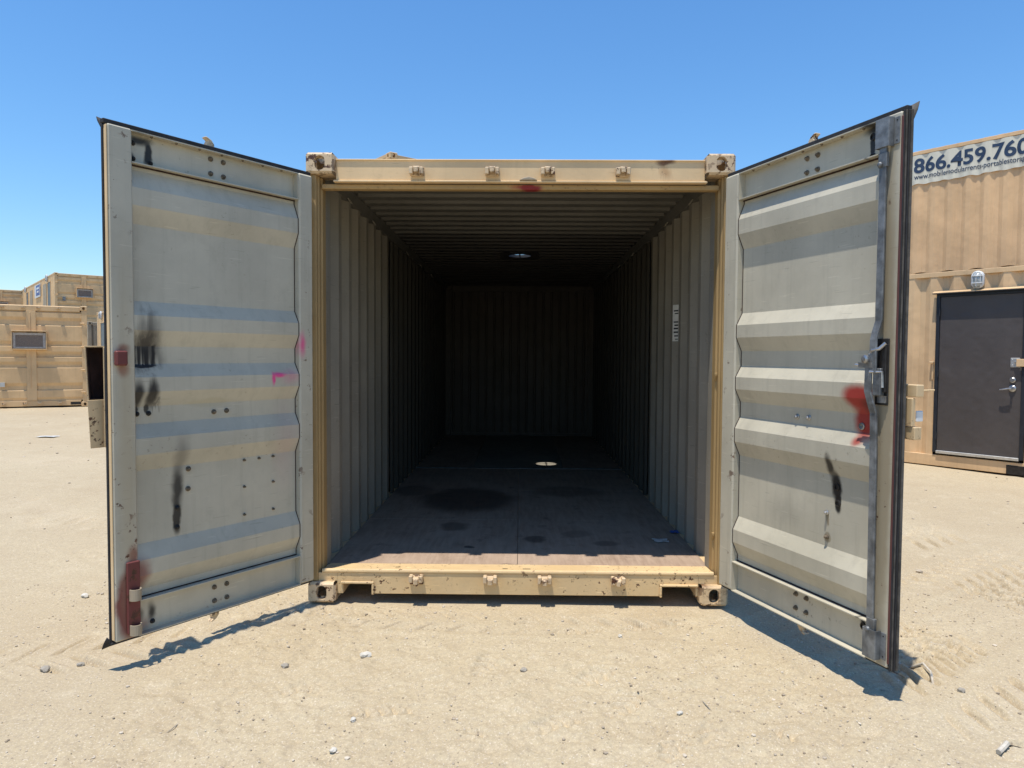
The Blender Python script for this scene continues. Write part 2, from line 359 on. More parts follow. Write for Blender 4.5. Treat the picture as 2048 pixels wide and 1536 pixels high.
def axis_coords(lo, hi, d0, far, grow=1.14):
    a = list(np.arange(lo, hi + 1e-6, d0)); d = d0; v = hi; r = []
    while v < far: d = min(d * grow, 60); v += d; r.append(v)
    d = d0; v = lo; l = []
    while v > -far: d = min(d * grow, 60); v -= d; l.append(v)
    return np.array(l[::-1] + a + r)
gx = axis_coords(-2.9, 3.3, .0115, 900, 1.035); gy = axis_coords(-1.75, .35, .0105, 900, 1.03)
GX, GY = np.meshgrid(gx, gy); GZ = ground_h(GX, GY)
nx, ny = len(gx), len(gy)
gv = np.stack([GX.ravel(), GY.ravel(), GZ.ravel()], 1).astype(np.float32)
idx = np.arange(nx * ny).reshape(ny, nx); q = np.stack([idx[:-1, :-1], idx[:-1, 1:], idx[1:, 1:], idx[1:, :-1]], -1).reshape(-1, 4)
gm = bpy.data.meshes.new('ground'); gm.vertices.add(len(gv)); gm.vertices.foreach_set('co', gv.ravel())
gm.loops.add(q.size); gm.loops.foreach_set('vertex_index', q.ravel().astype(np.int32)); gm.polygons.add(len(q))
gm.polygons.foreach_set('loop_start', np.arange(0, q.size, 4, dtype=np.int32)); gm.polygons.foreach_set('use_smooth', np.ones(len(q), bool))
gm.update(); gm.validate()
pa = gm.attributes.new('pressed', 'FLOAT', 'POINT'); pa.data.foreach_set('value', ground_h(GX, GY, True).ravel().astype(np.float32))
gm.materials.append(M_ground)
ground = bpy.data.objects.new('ground', gm); COL.objects.link(ground); tag(ground, 'pale dusty dirt yard with tyre tracks and boot prints', None, None, 'structure')
def gh(x, y): return float(ground_h(np.array([x]), np.array([y]))[0])

# ------------------------------------------------------------------ container pieces shared by all
CW, CH = 2.438, 2.591
def oval(cx, cy, rx, ry, n=20):
    st = max(0, ry - rx); out = []
    for k in range(n):
        a = 2 * pi * (k + .5) / n; out.append((cx + rx * cos(a), cy + min(rx, ry) * sin(a) + (st if sin(a) > 0 else -st)))
    return out
def casting(parent, mat, x, y, z, sx, sy, sz, holes=True, bevel=.007):
    """corner casting whose outer corner is (x,y,z); sx,sy,sz point outwards"""
    w, d, h = .162, .178, .118; mb = MB(); bm = mb.bm
    X = lambda a: x - sx * a; Y = lambda a: y - sy * a; Z = lambda a: z - sz * a
    if not holes:
        mb.box(min(X(0), X(w)), max(X(0), X(w)), min(Y(0), Y(d)), max(Y(0), Y(d)), min(Z(0), Z(h)), max(Z(0), Z(h)))
        return mb.build('corner_casting', mat, parent, .008)
    c = .012                                   # chamfered outline
    def rect(a, b): return [(c, 0), (a - c, 0), (a, c), (a, b - c), (a - c, b), (c, b), (0, b - c), (0, c)]
    # front, outer side and top/bottom faces carry a hole
    F = lambda a, b: (X(a), Y(0), Z(b)); Sd = lambda a, b: (X(0), Y(a), Z(b)); T = lambda a, b: (X(a), Y(b), Z(0))
    r = lambda a, b: [(c, c), (a - c, c), (a - c, b - c), (c, b - c)]
    mb.ring(r(w, h), oval(w / 2, h / 2, .030, .041), F, .03, (0, -sy, 0))
    mb.ring(r(d, h), oval(d / 2, h / 2, .030, .041), Sd, .03, (-sx, 0, 0))
    mb.ring(r(w, d), oval(w / 2, d / 2, .030, .058), T, .03, (0, 0, -sz))
    # chamfer strips and the closed faces
    def quad(*p): bm.faces.new([bm.verts.new(v) for v in p])
    quad(F(c, c), F(w - c, c), T(w - c, c), T(c, c)); quad(F(c, c), F(c, h - c), Sd(c, h - c), Sd(c, c)); quad(Sd(c, c), Sd(d - c, c), T(c, d - c), T(c, c))
    bm.faces.new([bm.verts.new(v) for v in (F(c, c), Sd(c, c), T(c, c))])
    quad(F(c, h - c), F(w - c, h - c), (X(w - c), Y(c), Z(h)), (X(c), Y(c), Z(h))); quad(F(w - c, c), F(w - c, h - c), (X(w), Y(c), Z(h - c)), (X(w), Y(c), Z(c)))
    quad(T(w - c, c), T(w - c, d - c), (X(w), Y(d - c), Z(c)), (X(w), Y(c), Z(c))); quad(T(c, d - c), T(w - c, d - c), (X(w - c), Y(d), Z(c)), (X(c), Y(d), Z(c)))
    quad(Sd(c, h - c), Sd(d - c, h - c), (X(c), Y(d - c), Z(h)), (X(c), Y(c), Z(h))); quad(Sd(d - c, c), Sd(d - c, h - c), (X(c), Y(d), Z(h - c)), (X(c), Y(d), Z(c)))
    quad((X(w), Y(c), Z(c)), (X(w), Y(d - c), Z(c)), (X(w), Y(d - c), Z(h - c)), (X(w), Y(c), Z(h - c)))
    quad((X(c), Y(d), Z(c)), (X(w - c), Y(d), Z(c)), (X(w - c), Y(d), Z(h - c)), (X(c), Y(d), Z(h - c)))
    quad((X(c), Y(c), Z(h)), (X(w - c), Y(c), Z(h)), (X(w - c), Y(d - c), Z(h)), (X(c), Y(d - c), Z(h)))
    return mb.build('corner_casting', mat, parent, 0, weld=True)

def lug_mesh(name, mat, parent, x, y, z, up=True, bevel=.004):
    """cam keeper: back plate, two ears, tongue; protrudes to -y"""
    mb = MB(); s = 1 if up else -1
    mb.box(x - .040, x + .040, y - .012, y, z - .026, z + .026)
    for e in (-1, 1): mb.box(*(sorted((x + e * .040, x + e * .018)) + [y - .058, y - .010, z - .010 * s - .014, z - .010 * s + .026]))
    mb.box(x - .020, x + .020, y - .050, y - .010, z + .004, z + .022)
    mb.box(x - .013, x + .013, y - .062, y - .046, z - .014, z + .018)
    return mb.build(name, mat, parent, bevel)

LUGX = (-.589, -.158, .158, .585)

# ------------------------------------------------------------------ the open container
LEN = 7.38
main = empty('shipping_container', (0, 0, 0), 0, 'open sand-painted shipping container with dark empty interior and both doors swung out', 'container', 'shipping containers in the yard')
for sx in (-1, 1):
    casting(main, M_cast, sx * 1.219, 0, CH, sx, -1, 1)
    casting(main, M_cast_rusty if sx > 0 else M_cast, sx * 1.219, 0, 0, sx, -1, -1)
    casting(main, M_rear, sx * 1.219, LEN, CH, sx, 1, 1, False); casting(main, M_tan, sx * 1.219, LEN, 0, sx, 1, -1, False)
    pl = [(1.214, .03), (1.214, .17), (1.149, .17), (1.149, .10), (1.158, .10), (1.158, .062), (1.166, .062), (1.166, .03)]
    MB().prism([(sx * a, b) for a, b in pl], .1185, CH - .1185, lambda a, b, e: (a, b, e)).build('corner_post', M_post, main, .004)
    box('post_liner', M_grey, main, *sorted((sx * 1.150, sx * 1.212)), .172, .26, .165, 2.50)
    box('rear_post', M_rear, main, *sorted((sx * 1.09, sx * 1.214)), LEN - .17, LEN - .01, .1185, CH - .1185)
    # side wall in two lengths, a joint post between them
    for y0, y1 in ((.255, 2.34), (2.46, LEN - .12)):
        pr = trap(y0, y1, .072, .068, .07, .036, .262)
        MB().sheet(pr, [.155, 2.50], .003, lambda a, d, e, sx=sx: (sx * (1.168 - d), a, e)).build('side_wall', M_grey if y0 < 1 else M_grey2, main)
    box('joint_post', M_grey, main, *sorted((sx * 1.2085, sx * 1.2135)), 2.29, 2.62, .155, 2.50)
    # top and bottom side rails
    MB().prism([(sx * 1.13, 2.538), (sx * 1.163, 2.485), (sx * 1.214, 2.485), (sx * 1.214, 2.566), (sx * 1.13, 2.566)], .18, LEN - .18, lambda a, b, e: (a, e, b)).build('top_side_rail', M_greydark, main, .003)
    box('bottom_side_rail', M_tan, main, *sorted((sx * 1.165, sx * 1.214)), .18, LEN - .18, .02, .158, .004)
    for y in (.75, 1.55, 3.2, 4.2, 5.2):
        MB().tube([(sx * 1.15, y - .03, 2.49), (sx * 1.135, y - .02, 2.465), (sx * 1.135, y + .02, 2.465), (sx * 1.15, y + .03, 2.49)], .005, 6).build('lashing_bar', M_grey, main)
# header
MB().prism([(.045, 2.446), (.045, 2.553), (.037, 2.556), (.037, 2.563), (.12, 2.563), (.12, 2.446)], -1.056, 1.056, lambda a, b, e: (e, a, b)).build('header', M_tan_front, main, .0025)
box('drip_edge', M_tan_front, main, -1.07, 1.07, .035, .075, 2.432, 2.444, .003)
M_post_red = paint('mustard_paint_red_spray', (.42, .285, .125, 1), rust=.1, rustscale=40, streak=.2, blobs=[('b', (.22, .012, .02, 1), (.06, 2.412), (.085, .022), .5, .95), ('b', RED, (-.02, 2.415), (.06, .02), 1, .5)])
box('header_stop', M_post_red, main, -1.148, 1.148, .078, .135, 2.402, 2.4305, .004)
MB().prism([(-.055, 0), (-.03, .014), (.0, .020), (.03, .013), (.05, 0)], .028, .046, lambda a, b, e: (.05 + a, e, 2.4445 + b)).build('bent_lip', M_tandk, main, .003)
for x in LUGX: lug_mesh('cam_keeper', M_cast, main, x, .045, 2.492, True)
# sill with fork pockets
zt, zb = .166, .044
so = [(-1.056, zt), (-1.056, zb), (-1.021, zb), (-1.021, .104), (-.852, .104), (-.852, zb), (.843, zb), (.843, .103), (1.042, .103), (1.042, zb), (1.056, zb), (1.056, zt)]
MB().prism(so, .04, .05, lambda a, b, e: (a, e, b)).build('sill', M_sill, main, .0015)
for sx in (-1, 1): box('sill_end', M_sill, main, *sorted((sx * 1.0565, sx * 1.165)), .04, .05, .119, .166)
for x0, x1, zz in ((-1.021, -.852, .104), (.843, 1.042, .103)):
    mb = MB(); mb.box(x0 - .012, x1 + .012, .026, .0398, zz, zz + .013)
    xi = (x1, x1 + .013) if x0 < 0 else (x0 - .013, x0)
    mb.box(xi[0], xi[1], .026, .0398, zb - .004, zz + .0005)
    mb.build('fork_pocket_rim', M_sill, main, .003)
    mb = MB(); mb.box(x0 - .006, x0 - .001, .052, 1.0, zb, zz); mb.box(x1 + .001, x1 + .006, .052, 1.0, zb, zz); mb.box(x0 - .006, x1 + .006, .052, 1.0, zz + .001, zz + .006); mb.box(x0 - .006, x1 + .006, 1.0, 1.006, zb, zz)
    mb.build('fork_pocket', M_tan, main)
MB().prism([(.037, .1665), (.034, .176), (.038, .187), (.048, .190), (.058, .184), (.058, .168)], -1.145, 1.145, lambda a, b, e: (e, a, b)).build('sill_lip', M_sill, main, .002)
sp = MB()
slots = [(-.088, -.058), (.032, .078)]
xs = [-1.145] + [v for s_ in slots for v in s_] + [1.145]
for a, b in ((xs[0], xs[1]), (xs[2], xs[3]), (xs[4], xs[5])): sp.prism([(.0585, .160), (.0585, .181), (.212, .172), (.212, .160)], a, b, lambda a_, b_, e: (e, a_, b_))
for a, b in slots: sp.box(a, b, .0585, .10, .160, .178); sp.box(a, b, .128, .212, .160, .1735)
sp.build('sill_plate', M_sill, main)
for a, b in slots: box('slot_shade_plate', M_dark, main, a + .0005, b - .0005, .1005, .1275, .160, .1735)  # dark plate just below the top, stands in for shade down the slot
for x in LUGX: lug_mesh('cam_keeper', M_cast, main, x, .04, .130, False)
for z in (1.30, .36):
    MB().prism([(0, 0), (.02, .035), (.02, .05), (0, .05)], 1.143, 1.157, lambda a, b, e, z=z: (e, .0995 - a, z + b)).build('post_tab', M_post, main, .002)
# floor panels
fy = [.216, 1.42, 2.64, 3.92]
for i in range(3):
    for x0, x1 in ((-1.162, -.0015), (.0015, 1.162)):
        box('floor_panel', M_ply, main, x0, x1, fy[i] + .0015, fy[i + 1] - .0015, .132, .1655 + RNG.uniform(-.001, .001))
box('floor_strip', M_galv, main, -1.16, 1.16, 3.925, 3.975, .13, .169)
for x0, x1 in ((-1.162, -.52), (.52, 1.162)):
    box('floor_panel', M_ply, main, x0, x1, 3.98, 5.6, .132, .1655); box('floor_panel', M_ply, main, x0, x1, 5.603, LEN - .1, .132, .1655)
box('tunnel_plate', M_grey, main, -.515, .515, 3.98, LEN - .1, .132, .168)
box('floor_beam', M_tan, main, -1.16, 1.16, .25, LEN - .12, .122, .130)
# roof with a vent hole
HX, HY, HR = .0, 3.83, .122
rp = lambda a, d, e: (e, a, 2.566 + d)
for a0, a1, e0, e1 in ((.12, 2.43, -1.15, 1.15), (2.43, HY - .19, -1.15, 1.15), (HY + .19, LEN - .12, -1.15, 1.15), (HY - .19, HY + .19, -1.15, -.19), (HY - .19, HY + .19, .19, 1.15)):
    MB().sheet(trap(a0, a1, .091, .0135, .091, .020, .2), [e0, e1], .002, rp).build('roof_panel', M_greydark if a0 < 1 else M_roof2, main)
circ = [(HX + HR * cos(2 * pi * k / 28), HY + HR * sin(2 * pi * k / 28)) for k in range(28)]
sqr = [(-.215, HY - .215), (.215, HY - .215), (.215, HY + .215), (-.215, HY + .215)]
vent = MB().ring(sqr, circ, lambda a, b: (a, b, 2.5425), .03, (0, 0, 1)).ring(sqr, circ, lambda a, b: (a, b, 2.572), .0, (0, 0, 1)).build('roof_vent', M_roof2, main, weld=True)
mb = MB(); mb.box(-.15, .15, HY - .008, HY + .008, 2.56, 2.575); mb.box(-.008, .008, HY - .15, HY + .15, 2.5605, 2.5745); mb.build('vent_bar', M_roof2, vent)
# rear end
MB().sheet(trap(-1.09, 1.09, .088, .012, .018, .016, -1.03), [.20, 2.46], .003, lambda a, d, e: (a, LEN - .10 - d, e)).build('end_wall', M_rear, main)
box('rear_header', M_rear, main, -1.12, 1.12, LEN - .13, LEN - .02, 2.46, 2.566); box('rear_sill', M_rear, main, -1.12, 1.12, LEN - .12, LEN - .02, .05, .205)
fold = lambda t_, off: (1.204 - .036 * t_ - .884 * off, 1.306 + .068 * t_ - .468 * off)
def on_fold(name, mat, parent, t0, t1, z0, z1, o0, o1):
    P_ = [fold(t0, o0), fold(t1, o0), fold(t1, o1), fold(t0, o1)]
    return MB().prism(P_, z0, z1, lambda a, b, e: (a, b, e)).build(name, mat, parent)
st_ = on_fold('sticker', M_sticker, main, .06, .94, 1.56, 1.835, .0004, .0016)
st_['label'] = 'narrow white sticker on the right inner wall'
for z, h in ((1.785, .010), (1.765, .008), (1.70, .010), (1.675, .011), (1.65, .012), (1.622, .012), (1.595, .010), (1.572, .006)): on_fold('print', M_ink, st_, .12, .8 - RNG.uniform(0, .3), z, z + h, .0018, .0022)

# ------------------------------------------------------------------ door leaves
PROF = [(2.305, -.042), (2.28, -.042), (2.195, -.006), (2.115, -.006), (2.035, -.042), (1.684, -.042), (1.618, -.006), (1.55, -.006), (1.476, -.042), (1.395, -.042), (1.333, -.006), (1.266, -.006), (1.195, -.042), (1.115, -.042), (1.05, -.006), (.975, -.006), (.897, -.042), (.555, -.042), (.485, -.006), (.413, -.006), (.340, -.042), (.302, -.042)]
def bolt(parent, u, z, n, sy, r=.013, mat=None):
    return MB().lathe([(r, 0), (r, .004), (r * .72, .006), (r * .6, .014), (r * .28, .018)], (u, sy * n, z), (0, sy, 0), 9).build('bolt', mat or M_bolt, parent)

def make_door(side):
    L = side == 'L'; sy = 1 if L else -1
    ang = 55.5 if L else 70.0
    h = Vector((-1.172, -.02, 0)) if L else Vector((1.155, -.02, 0))
    d = Vector((-cos(radians(ang)), -sin(radians(ang)), 0)) if L else Vector((cos(radians(ang)), -sin(radians(ang)), 0))
    rz = math.atan2(d.y, d.x)
    si, fi, fo = (.094, 1.008, 1.114) if L else (.113, 1.052, 1.166)          # inner edges of the stiles, free edge
    if L:
        bl = [('s', (.05, .042, .034, 1), (.945, 1.54), (.09, .14), 1, .8), ('s', (.03, .026, .022, 1), (.935, 1.45), (.10, .11), .8, .85), ('h', SOOT, (.95, 1.43), (.062, .055), .25, .97), ('h', (.05, .045, .04, 1), (.955, 1.50), (.06, .05), .9, .7), ('b', SOOT, (.95, 1.385), (.068, .009), .3, .95), ('b', SOOT, (.99, 1.25), (.036, .10), .7, .96), ('b', SOOT, (.925, 1.25), (.040, .09), .7, .96), ('s', SOOT, (.92, 1.28), (.03, .06), 1, .8), ('s', SOOT, (.895, 1.20), (.03, .03), .9, .6),
              ('b', SOOT, (.795, .79), (.042, .15), .75, .97), ('b', (.1, .09, .075, 1), (.785, .95), (.055, .14), 1, .6), ('b', SOOT, (.797, .65), (.027, .10), .45, .97),
              ('b', SOOT, (.935, 1.185), (.014, .028), .4, .95), ('b', SOOT, (.99, 1.18), (.014, .028), .4, .95),
              ('b', PINK, (.225, 1.332), (.055, .022), .7, .9), ('b', PINK, (.262, 1.31), (.018, .042), .7, .9), ('b', PINK, (.15, 1.32), (.09, .06), 1, .3), ('b', (.5, .25, .3, 1), (.17, .95), (.12, .35), 1, .16),
              ('b', OXRED, (.99, .42), (.06, .11), .8, .8), ('b', (.36, .32, .2, 1), (.62, 1.2), (.14, .03), .5, .3), ('b', (.3, .27, .2, 1), (.9, .9), (.2, .5), 1, .25)]
    else:
        bl = [('b', RED, (.975, 1.275), (.115, .065), .5, .95), ('b', RED, (.99, 1.17), (.085, .12), .6, .95), ('b', RED, (.96, 1.075), (.045, .03), .8, .8), ('b', SOOT, (1.03, 1.24), (.07, .05), .9, .6),
              ('b', SOOT, (.80, .94), (.03, .08), .7, .95), ('b', SOOT, (.825, .845), (.036, .09), .55, .98), ('b', SOOT, (.835, .77), (.024, .06), .45, .97),
              ('b', (.2, .16, .10, 1), (.775, .69), (.012, .04), .3, .8), ('b', (.2, .16, .10, 1), (.775, .60), (.022, .03), .3, .7), ('s', (.2, .19, .16, 1), (.5, .66), (.2, .12), 1, .3), ('b', (.3, .27, .18, 1), (.6, .5), (.5, .2), 1, .2)]
    mp = paint('door_panel_paint_' + side, GREY, scratch=.25, streak=.25, grime=.3, blobs=bl, bump=.1)
    blr = [('b', SOOT, (.955, 2.42), (.085, .03), .8, .95), ('b', SOOT, (.915, 2.365), (.024, .065), .45, .97), ('b', SOOT, (.99, 2.335), (.02, .03), .8, .9), ('b', SOOT, (.93, .225), (.03, .06), .85, .9), ('b', SOOT, (.985, .22), (.02, .05), 1, .7), ('b', OXRED, (.97, .17), (.05, .05), 1, .5)] if L else \
          [('b', SOOT, (1.0, 2.43), (.09, .03), .8, .95), ('b', SOOT, (.985, 2.36), (.016, .075), .5, .97), ('b', SOOT, (1.0, .275), (.018, .05), .7, .97)]
    mr_ = paint('door_rail_paint_' + side, GREY, scratch=.25, streak=.2, grime=.3, blobs=blr, bump=.1, dust=.1)
    bls = [('b', OXRED, (1.06, 1.46), (.035, .035), .8, .95), ('b', OXRED, (1.06, 1.37), (.038, .045), .8, .95), ('b', OXRED, (1.045, .30), (.075, .20), .35, .97), ('b', OXRED, (1.03, .52), (.035, .07), .8, .95), ('b', (.75, .08, .25, 1), (.075, 1.5), (.03, .10), 1, .85), ('b', (.38, .30, .18, 1), (1.05, 1.0), (.07, 1.2), .9, .5)] if L else [('b', (.24, .19, .115, 1), (1.125, 1.2), (.055, 1.5), .6, .8)]
    ms = paint('door_stile_paint_' + side, GREY, scratch=.3, streak=.3, grime=.35, blobs=bls, bump=.1, rust=.05)
    door = MB().sheet([(z, n) for z, n in PROF], [si - .004, fi + .004], .003, lambda z, n, u: (u, sy * n, z)).build('door', mp, main)
    door.location = h; door.rotation_euler = (0, 0, rz)
    door['label'] = 'left door leaf with scorch marks, oxide red patches and pink spray' if L else 'right door leaf with red spray patch and galvanised lock rod'
    B = lambda name, mat, u0, u1, n0, n1, z0, z1, bev=0: box(name, mat, door, u0, u1, *sorted((sy * n0, sy * n1)), z0, z1, bev)
    z0, z1 = .140, 2.450
    B('stile', ms, 0, si, -.055, 0, z0, z1, .008); MB().box(fi, fo, *sorted((sy * -.036, 0)), z0, z1).box(fi, fo - .052, *sorted((sy * -.0562, sy * -.0362)), z0 + .002, z1 - .002).build('stile', ms, door, .006)
    for za, zb_ in ((2.307, 2.448), (.142, .303)):
        mb = MB()
        for n0, n1, a, b in ((-.048, -.043, za, zb_), (-.0425, -.002, za - .005, za), (-.0425, -.002, zb_ - .005, zb_)):
            mb.box(si + .0006, fi - .0006, *sorted((sy * n0, sy * n1)), a, b)
        mb.box(si + .001, si + .006, *sorted((sy * -.0425, sy * -.001)), za + .0005, zb_ - .0055)
        mb.build('rail', mr_, door)
    MB().sheet([(z, n + .0025) for z, n in PROF], [si + .0008, si + .0045], .002, lambda z, n, u: (u, sy * n, z)).build('sealant', M_boxin, door)
    B('sealant', M_boxin, si + .002, fi - .002, -.0415, -.034, 2.2955, 2.3012); B('sealant', M_boxin, si + .002, fi - .002, -.0415, -.036, .3035, .3085)
    for k in range(7):
        u = si + .1 + k * (fi - si - .2) / 6
        MB().lathe([(.007, 0), (.006, -.004), (.003, -.007)], (u, sy * -.02, 2.4428), (0, 0, 1), 7).build('screw', M_bolt, door)
    # outer skin of the leaf and edge trim
    B('outer_skin', M_tan, .01, fo - .05, -.0595, -.0565, z0 + .01, z1 - .01)
    ed = B('edge_strip', M_tan if L else M_rubber_grey, fo + .0005, fo + .006, -.024, -.004, z0 + .01, z1 - .005, .002)
    # gasket
    g = MB()
    g.box(.0, fo + .012, *sorted((sy * -.044, sy * -.014)), z1 + .001, z1 + .022)
    if not L:
        g.build('gasket', M_rubber, door, .003); g = MB()
    g.box(.0, fo + .01, *sorted((sy * -.044, sy * -.018)), z0 - .014, z0 - .001)
    if L: g.box(fo + .002, fo + .012, *sorted((sy * -.038, sy * -.025)), z0 - .010, z1)
    else:
        for u0, u1, n0, n1 in ((fo + .007, fo + .013, -.0085, -.001), (fo + .007, fo + .016, -.0175, -.010), (fo + .007, fo + .021, -.026, -.019), (fo + .007, fo + .027, -.037, -.0275)):
            MB().box(u0, u1, *sorted((sy * n0, sy * n1)), z0 - .012 + (u1 - fo) * .2, z1 + .002).build('gasket_rib', M_rubber_grey if -.02 < n0 < -.015 or n0 < -.03 else M_rubber, door, .002)
    g.build('gasket', M_rubber, door, .003)
    # flared corner flaps
    fl = MB(); N = 7
    def flap(sgn, zc, hgt, wid, up):
        R = []
        for i in range(N):
            t_ = i / (N - 1); row = []
            for j in range(4):
                q_ = j / 3
                u = fo + .004 + wid * t_ ** 1.2 * (.7 + .3 * q_) - .13 * (1 - t_) * (q_ if up else .4 * q_)
                n = -.036 - .02 * t_ * q_ + .012 * sin(3 * t_ + 2 * q_)
                z = zc + up * (hgt * (t_ ** 1.5 * .6 * q_ + .25 * q_)) - up * .03 * (1 - q_) * t_ - (.04 * t_ * (1 - q_) if not L else 0)
                row.append(fl.bm.verts.new((u, sy * n, z)))
            R.append(row)
        for i in range(N - 1):
            for j in range(3): fl.bm.faces.new([R[i][j], R[i + 1][j], R[i + 1][j + 1], R[i][j + 1]])
    for args in ((1, z1 + .01, .03 if L else .035, .010 if L else .018, 1), (1, z0 - .004, .035, .026, -1)):
        fl = MB(); flap(*args)
        f_o = fl.build('gasket_flap', M_rubber if L else M_rubber_grey, door, 0, smooth=True)
        sm = f_o.modifiers.new('thick', 'SOLIDIFY'); sm.thickness = .004
    if not L: B('gasket_edge', M_rubber_red, fo + .001, fo + .010, -.006, .004, z0 + .02, z1 - .02, .003)
    # hinges and outside locking bar with its cams
    for z in (.42, 1.0, 1.62, 2.2):
        MB().lathe([(.016, -.055), (.016, .055)], (-.012, sy * -.05, z), (0, 0, 1), 10).box(-.012, .06, *sorted((sy * -.069, sy * -.060)), z - .04, z + .04).build('hinge', M_tan, door)
    uu = .578
    MB().tube([(uu, sy * -.085, .09), (uu, sy * -.085, 2.47)], .0165, 10).build('lock_bar', M_tan, door)
    for zc, up in ((2.47, 1), (.125, -1)):
        out = [(-.020, 0), (.018, 0), (.020, .030), (.004, .050), (-.016, .060), (-.030, .062), (-.030, .056), (-.012, .046), (-.020, .030)]
        s_ = 1 if L else 1
        MB().prism([(uu - s_ * a, zc + up * b) for a, b in out], sy * -.103, sy * -.070, lambda a, b, e: (a, e, b)).build('cam', M_cast, door, .003)
    for z in (.5, .95, 1.7, 2.2): B('bar_bracket', M_tan, uu - .035, uu + .035, -.104, -.060, z - .025, z + .025, .004)
    # bolts
    if L: bs = [(.600, 2.415), (.530, 2.413), (.600, 2.343), (.530, 2.341), (.604, .252), (.534, .252), (.604, .182), (.534, .182)]
    else: bs = [(.590, 2.408), (.660, 2.408), (.590, 2.340), (.660, 2.340), (.580, .265), (.652, .265), (.580, .195), (.652, .195)]
    for u, z in bs: bolt(door, u, z, -.043, sy)
    for u, z in (((.597, 1.150), (.526, 1.152)) if L else ((.563, 1.150), (.642, 1.152))): bolt(door, u, z, -.042, sy, .013, M_bolt if L else M_steel)
    if L:
        for u, z in ((.737, .877), (.74, .779)): bolt(door, u, z, -.042, sy)
        for u, z in ((.336, .884), (.426, .884), (.247, .885), (.427, .743), (.248, .745), (.428, .595), (.249, .594)): bolt(door, u, z, -.042, sy, .0075)
        for u, z, n in ((.797, .695, -.042), (.798, .60, -.042), (.93, 1.163, -.042), (.985, 1.163, -.042), (.925, .175, -.043), (.905, 2.325, -.043), (.985, 2.40, -.043), (.985, 2.33, -.043)): bolt(door, u, z, n, sy, .012, M_dark)
        # red plates and little pipe loops on the free stile
        B('lock_hook', M_oxred, 1.052, 1.104, .001, .026, 1.388, 1.455, .006)
        B('red_plate', M_oxred, 1.006, 1.066, .001, .014, .165, .495, .004)
        for z, hh in ((.318, .052), (.158, .048)):
            out = [(1.012 + .02 + .026 * cos(a), .014 + .03 * sin(a)) for a in [pi * k / 9 for k in range(10)]]
            inn = [(1.012 + .02 + .021 * cos(a), .014 + .025 * sin(a)) for a in [pi * k / 9 for k in range(9, -1, -1)]]
            MB().prism(out + inn, z, z + hh, lambda a, b, e: (a, sy * b, e)).build('pipe_loop', M_tandk, door)
        # lock box on the outside, sticking out past the free edge
        bx = MB(); t_ = .006; tl = lambda z: (1.47 - z) * -.045
        def tb(u0, u1, n0, n1, za, zb_):
            P_ = [(u, sy * n, z) for z in (za, zb_) for (u, n) in ((u0, n0), (u1, n0), (u1, n1), (u0, n1))]
            v = [bx.bm.verts.new((u + tl(z) + (abs(y) - .075) * -.62 * max(0, u - 1.1) / .09, y, z)) for u, y, z in P_]
            for f in ((0, 3, 2, 1), (4, 5, 6, 7), (0, 1, 5, 4), (1, 2, 6, 5), (2, 3, 7, 6), (3, 0, 4, 7)): bx.bm.faces.new([v[i] for i in f])
        tb(1.02, 1.192, -.155, -.149, 1.02, 1.475); tb(1.186, 1.192, -.1485, -.075, 1.02, 1.475); tb(1.02, 1.026, -.1485, -.066, 1.02, 1.475)
        tb(1.026, 1.1855, -.1485, -.075, 1.469, 1.475); tb(1.026, 1.1855, -.1485, -.075, 1.02, 1.026); tb(1.10, 1.192, -.0745, -.069, 1.02, 1.235)
        lb = bx.build('lock_box', M_lockbox, door, .0015)
        bx = MB(); tb(1.03, 1.183, -.1475, -.145, 1.24, 1.466); tb(1.1825, 1.185, -.145, -.078, 1.24, 1.466); tb(1.03, 1.183, -.145, -.08, 1.238, 1.240); tb(1.03, 1.183, -.145, -.08, 1.4655, 1.468)
        bx.build('box_lining', M_boxin, lb)
        B('box_side_plate', M_lockbox, 1.0, 1.118, -.0668, -.0602, 1.02, 1.47, .002)
    else:
        for u, z, n in ((.83, .845, -.042), (.838, .77, -.042), (1.0, .255, -.043), (.985, 2.40, -.043), (.985, 2.315, -.043), (.965, 1.14, -.042)):
            MB().lathe([(.016, 0), (.016, .005), (.011, .006), (.011, .001)], (u, sy * n, z), (0, sy, 0), 14).build('ring_bolt', M_steel if z in (1.14,) else M_dark, door)
        bolt(door, .772, .715, -.042, sy, .011, M_steel); bolt(door, .775, .60, -.042, sy, .012)
        # lock: top and bottom guide boxes, flat bar with offsets, latch in the middle
        for za, zb_, nm in ((2.315, 2.435, 1), (.165, .29, 0)):
            gb = MB(); gb.box(1.066, 1.134, *sorted((sy * .030, sy * .033)), za, zb_); gb.box(1.066, 1.069, *sorted((sy * .001, sy * .030)), za, zb_); gb.box(1.131, 1.134, *sorted((sy * .001, sy * .030)), za, zb_)
            gb.box(1.1345, 1.162, *sorted((sy * .001, sy * .005)), za + .006, zb_ - .004)
            go = gb.build('guide_box', M_galv, door, .0012)
            hb = MB()
            for z in (za + .02, zb_ - .018): hb.lathe([(.0035, 0), (.0035, .001)], (1.15, sy * .005, z), (0, sy, 0), 8)
            hb.build('screw_hole', M_dark, go)
        def bar(pts, w=.034, t=.010):
            mb = MB(); R = []
            for u, n, z in pts: R.append([mb.bm.verts.new((u + a, sy * (n + b), z)) for a, b in ((-w / 2, 0), (w / 2, 0), (w / 2, t), (-w / 2, t))])
            for a, b in zip(R, R[1:]):
                for k in range(4): mb.bm.faces.new([a[k], a[(k + 1) % 4], b[(k + 1) % 4], b[k]])
            mb.bm.faces.new(R[0]); mb.bm.faces.new(R[-1][::-1]); return mb
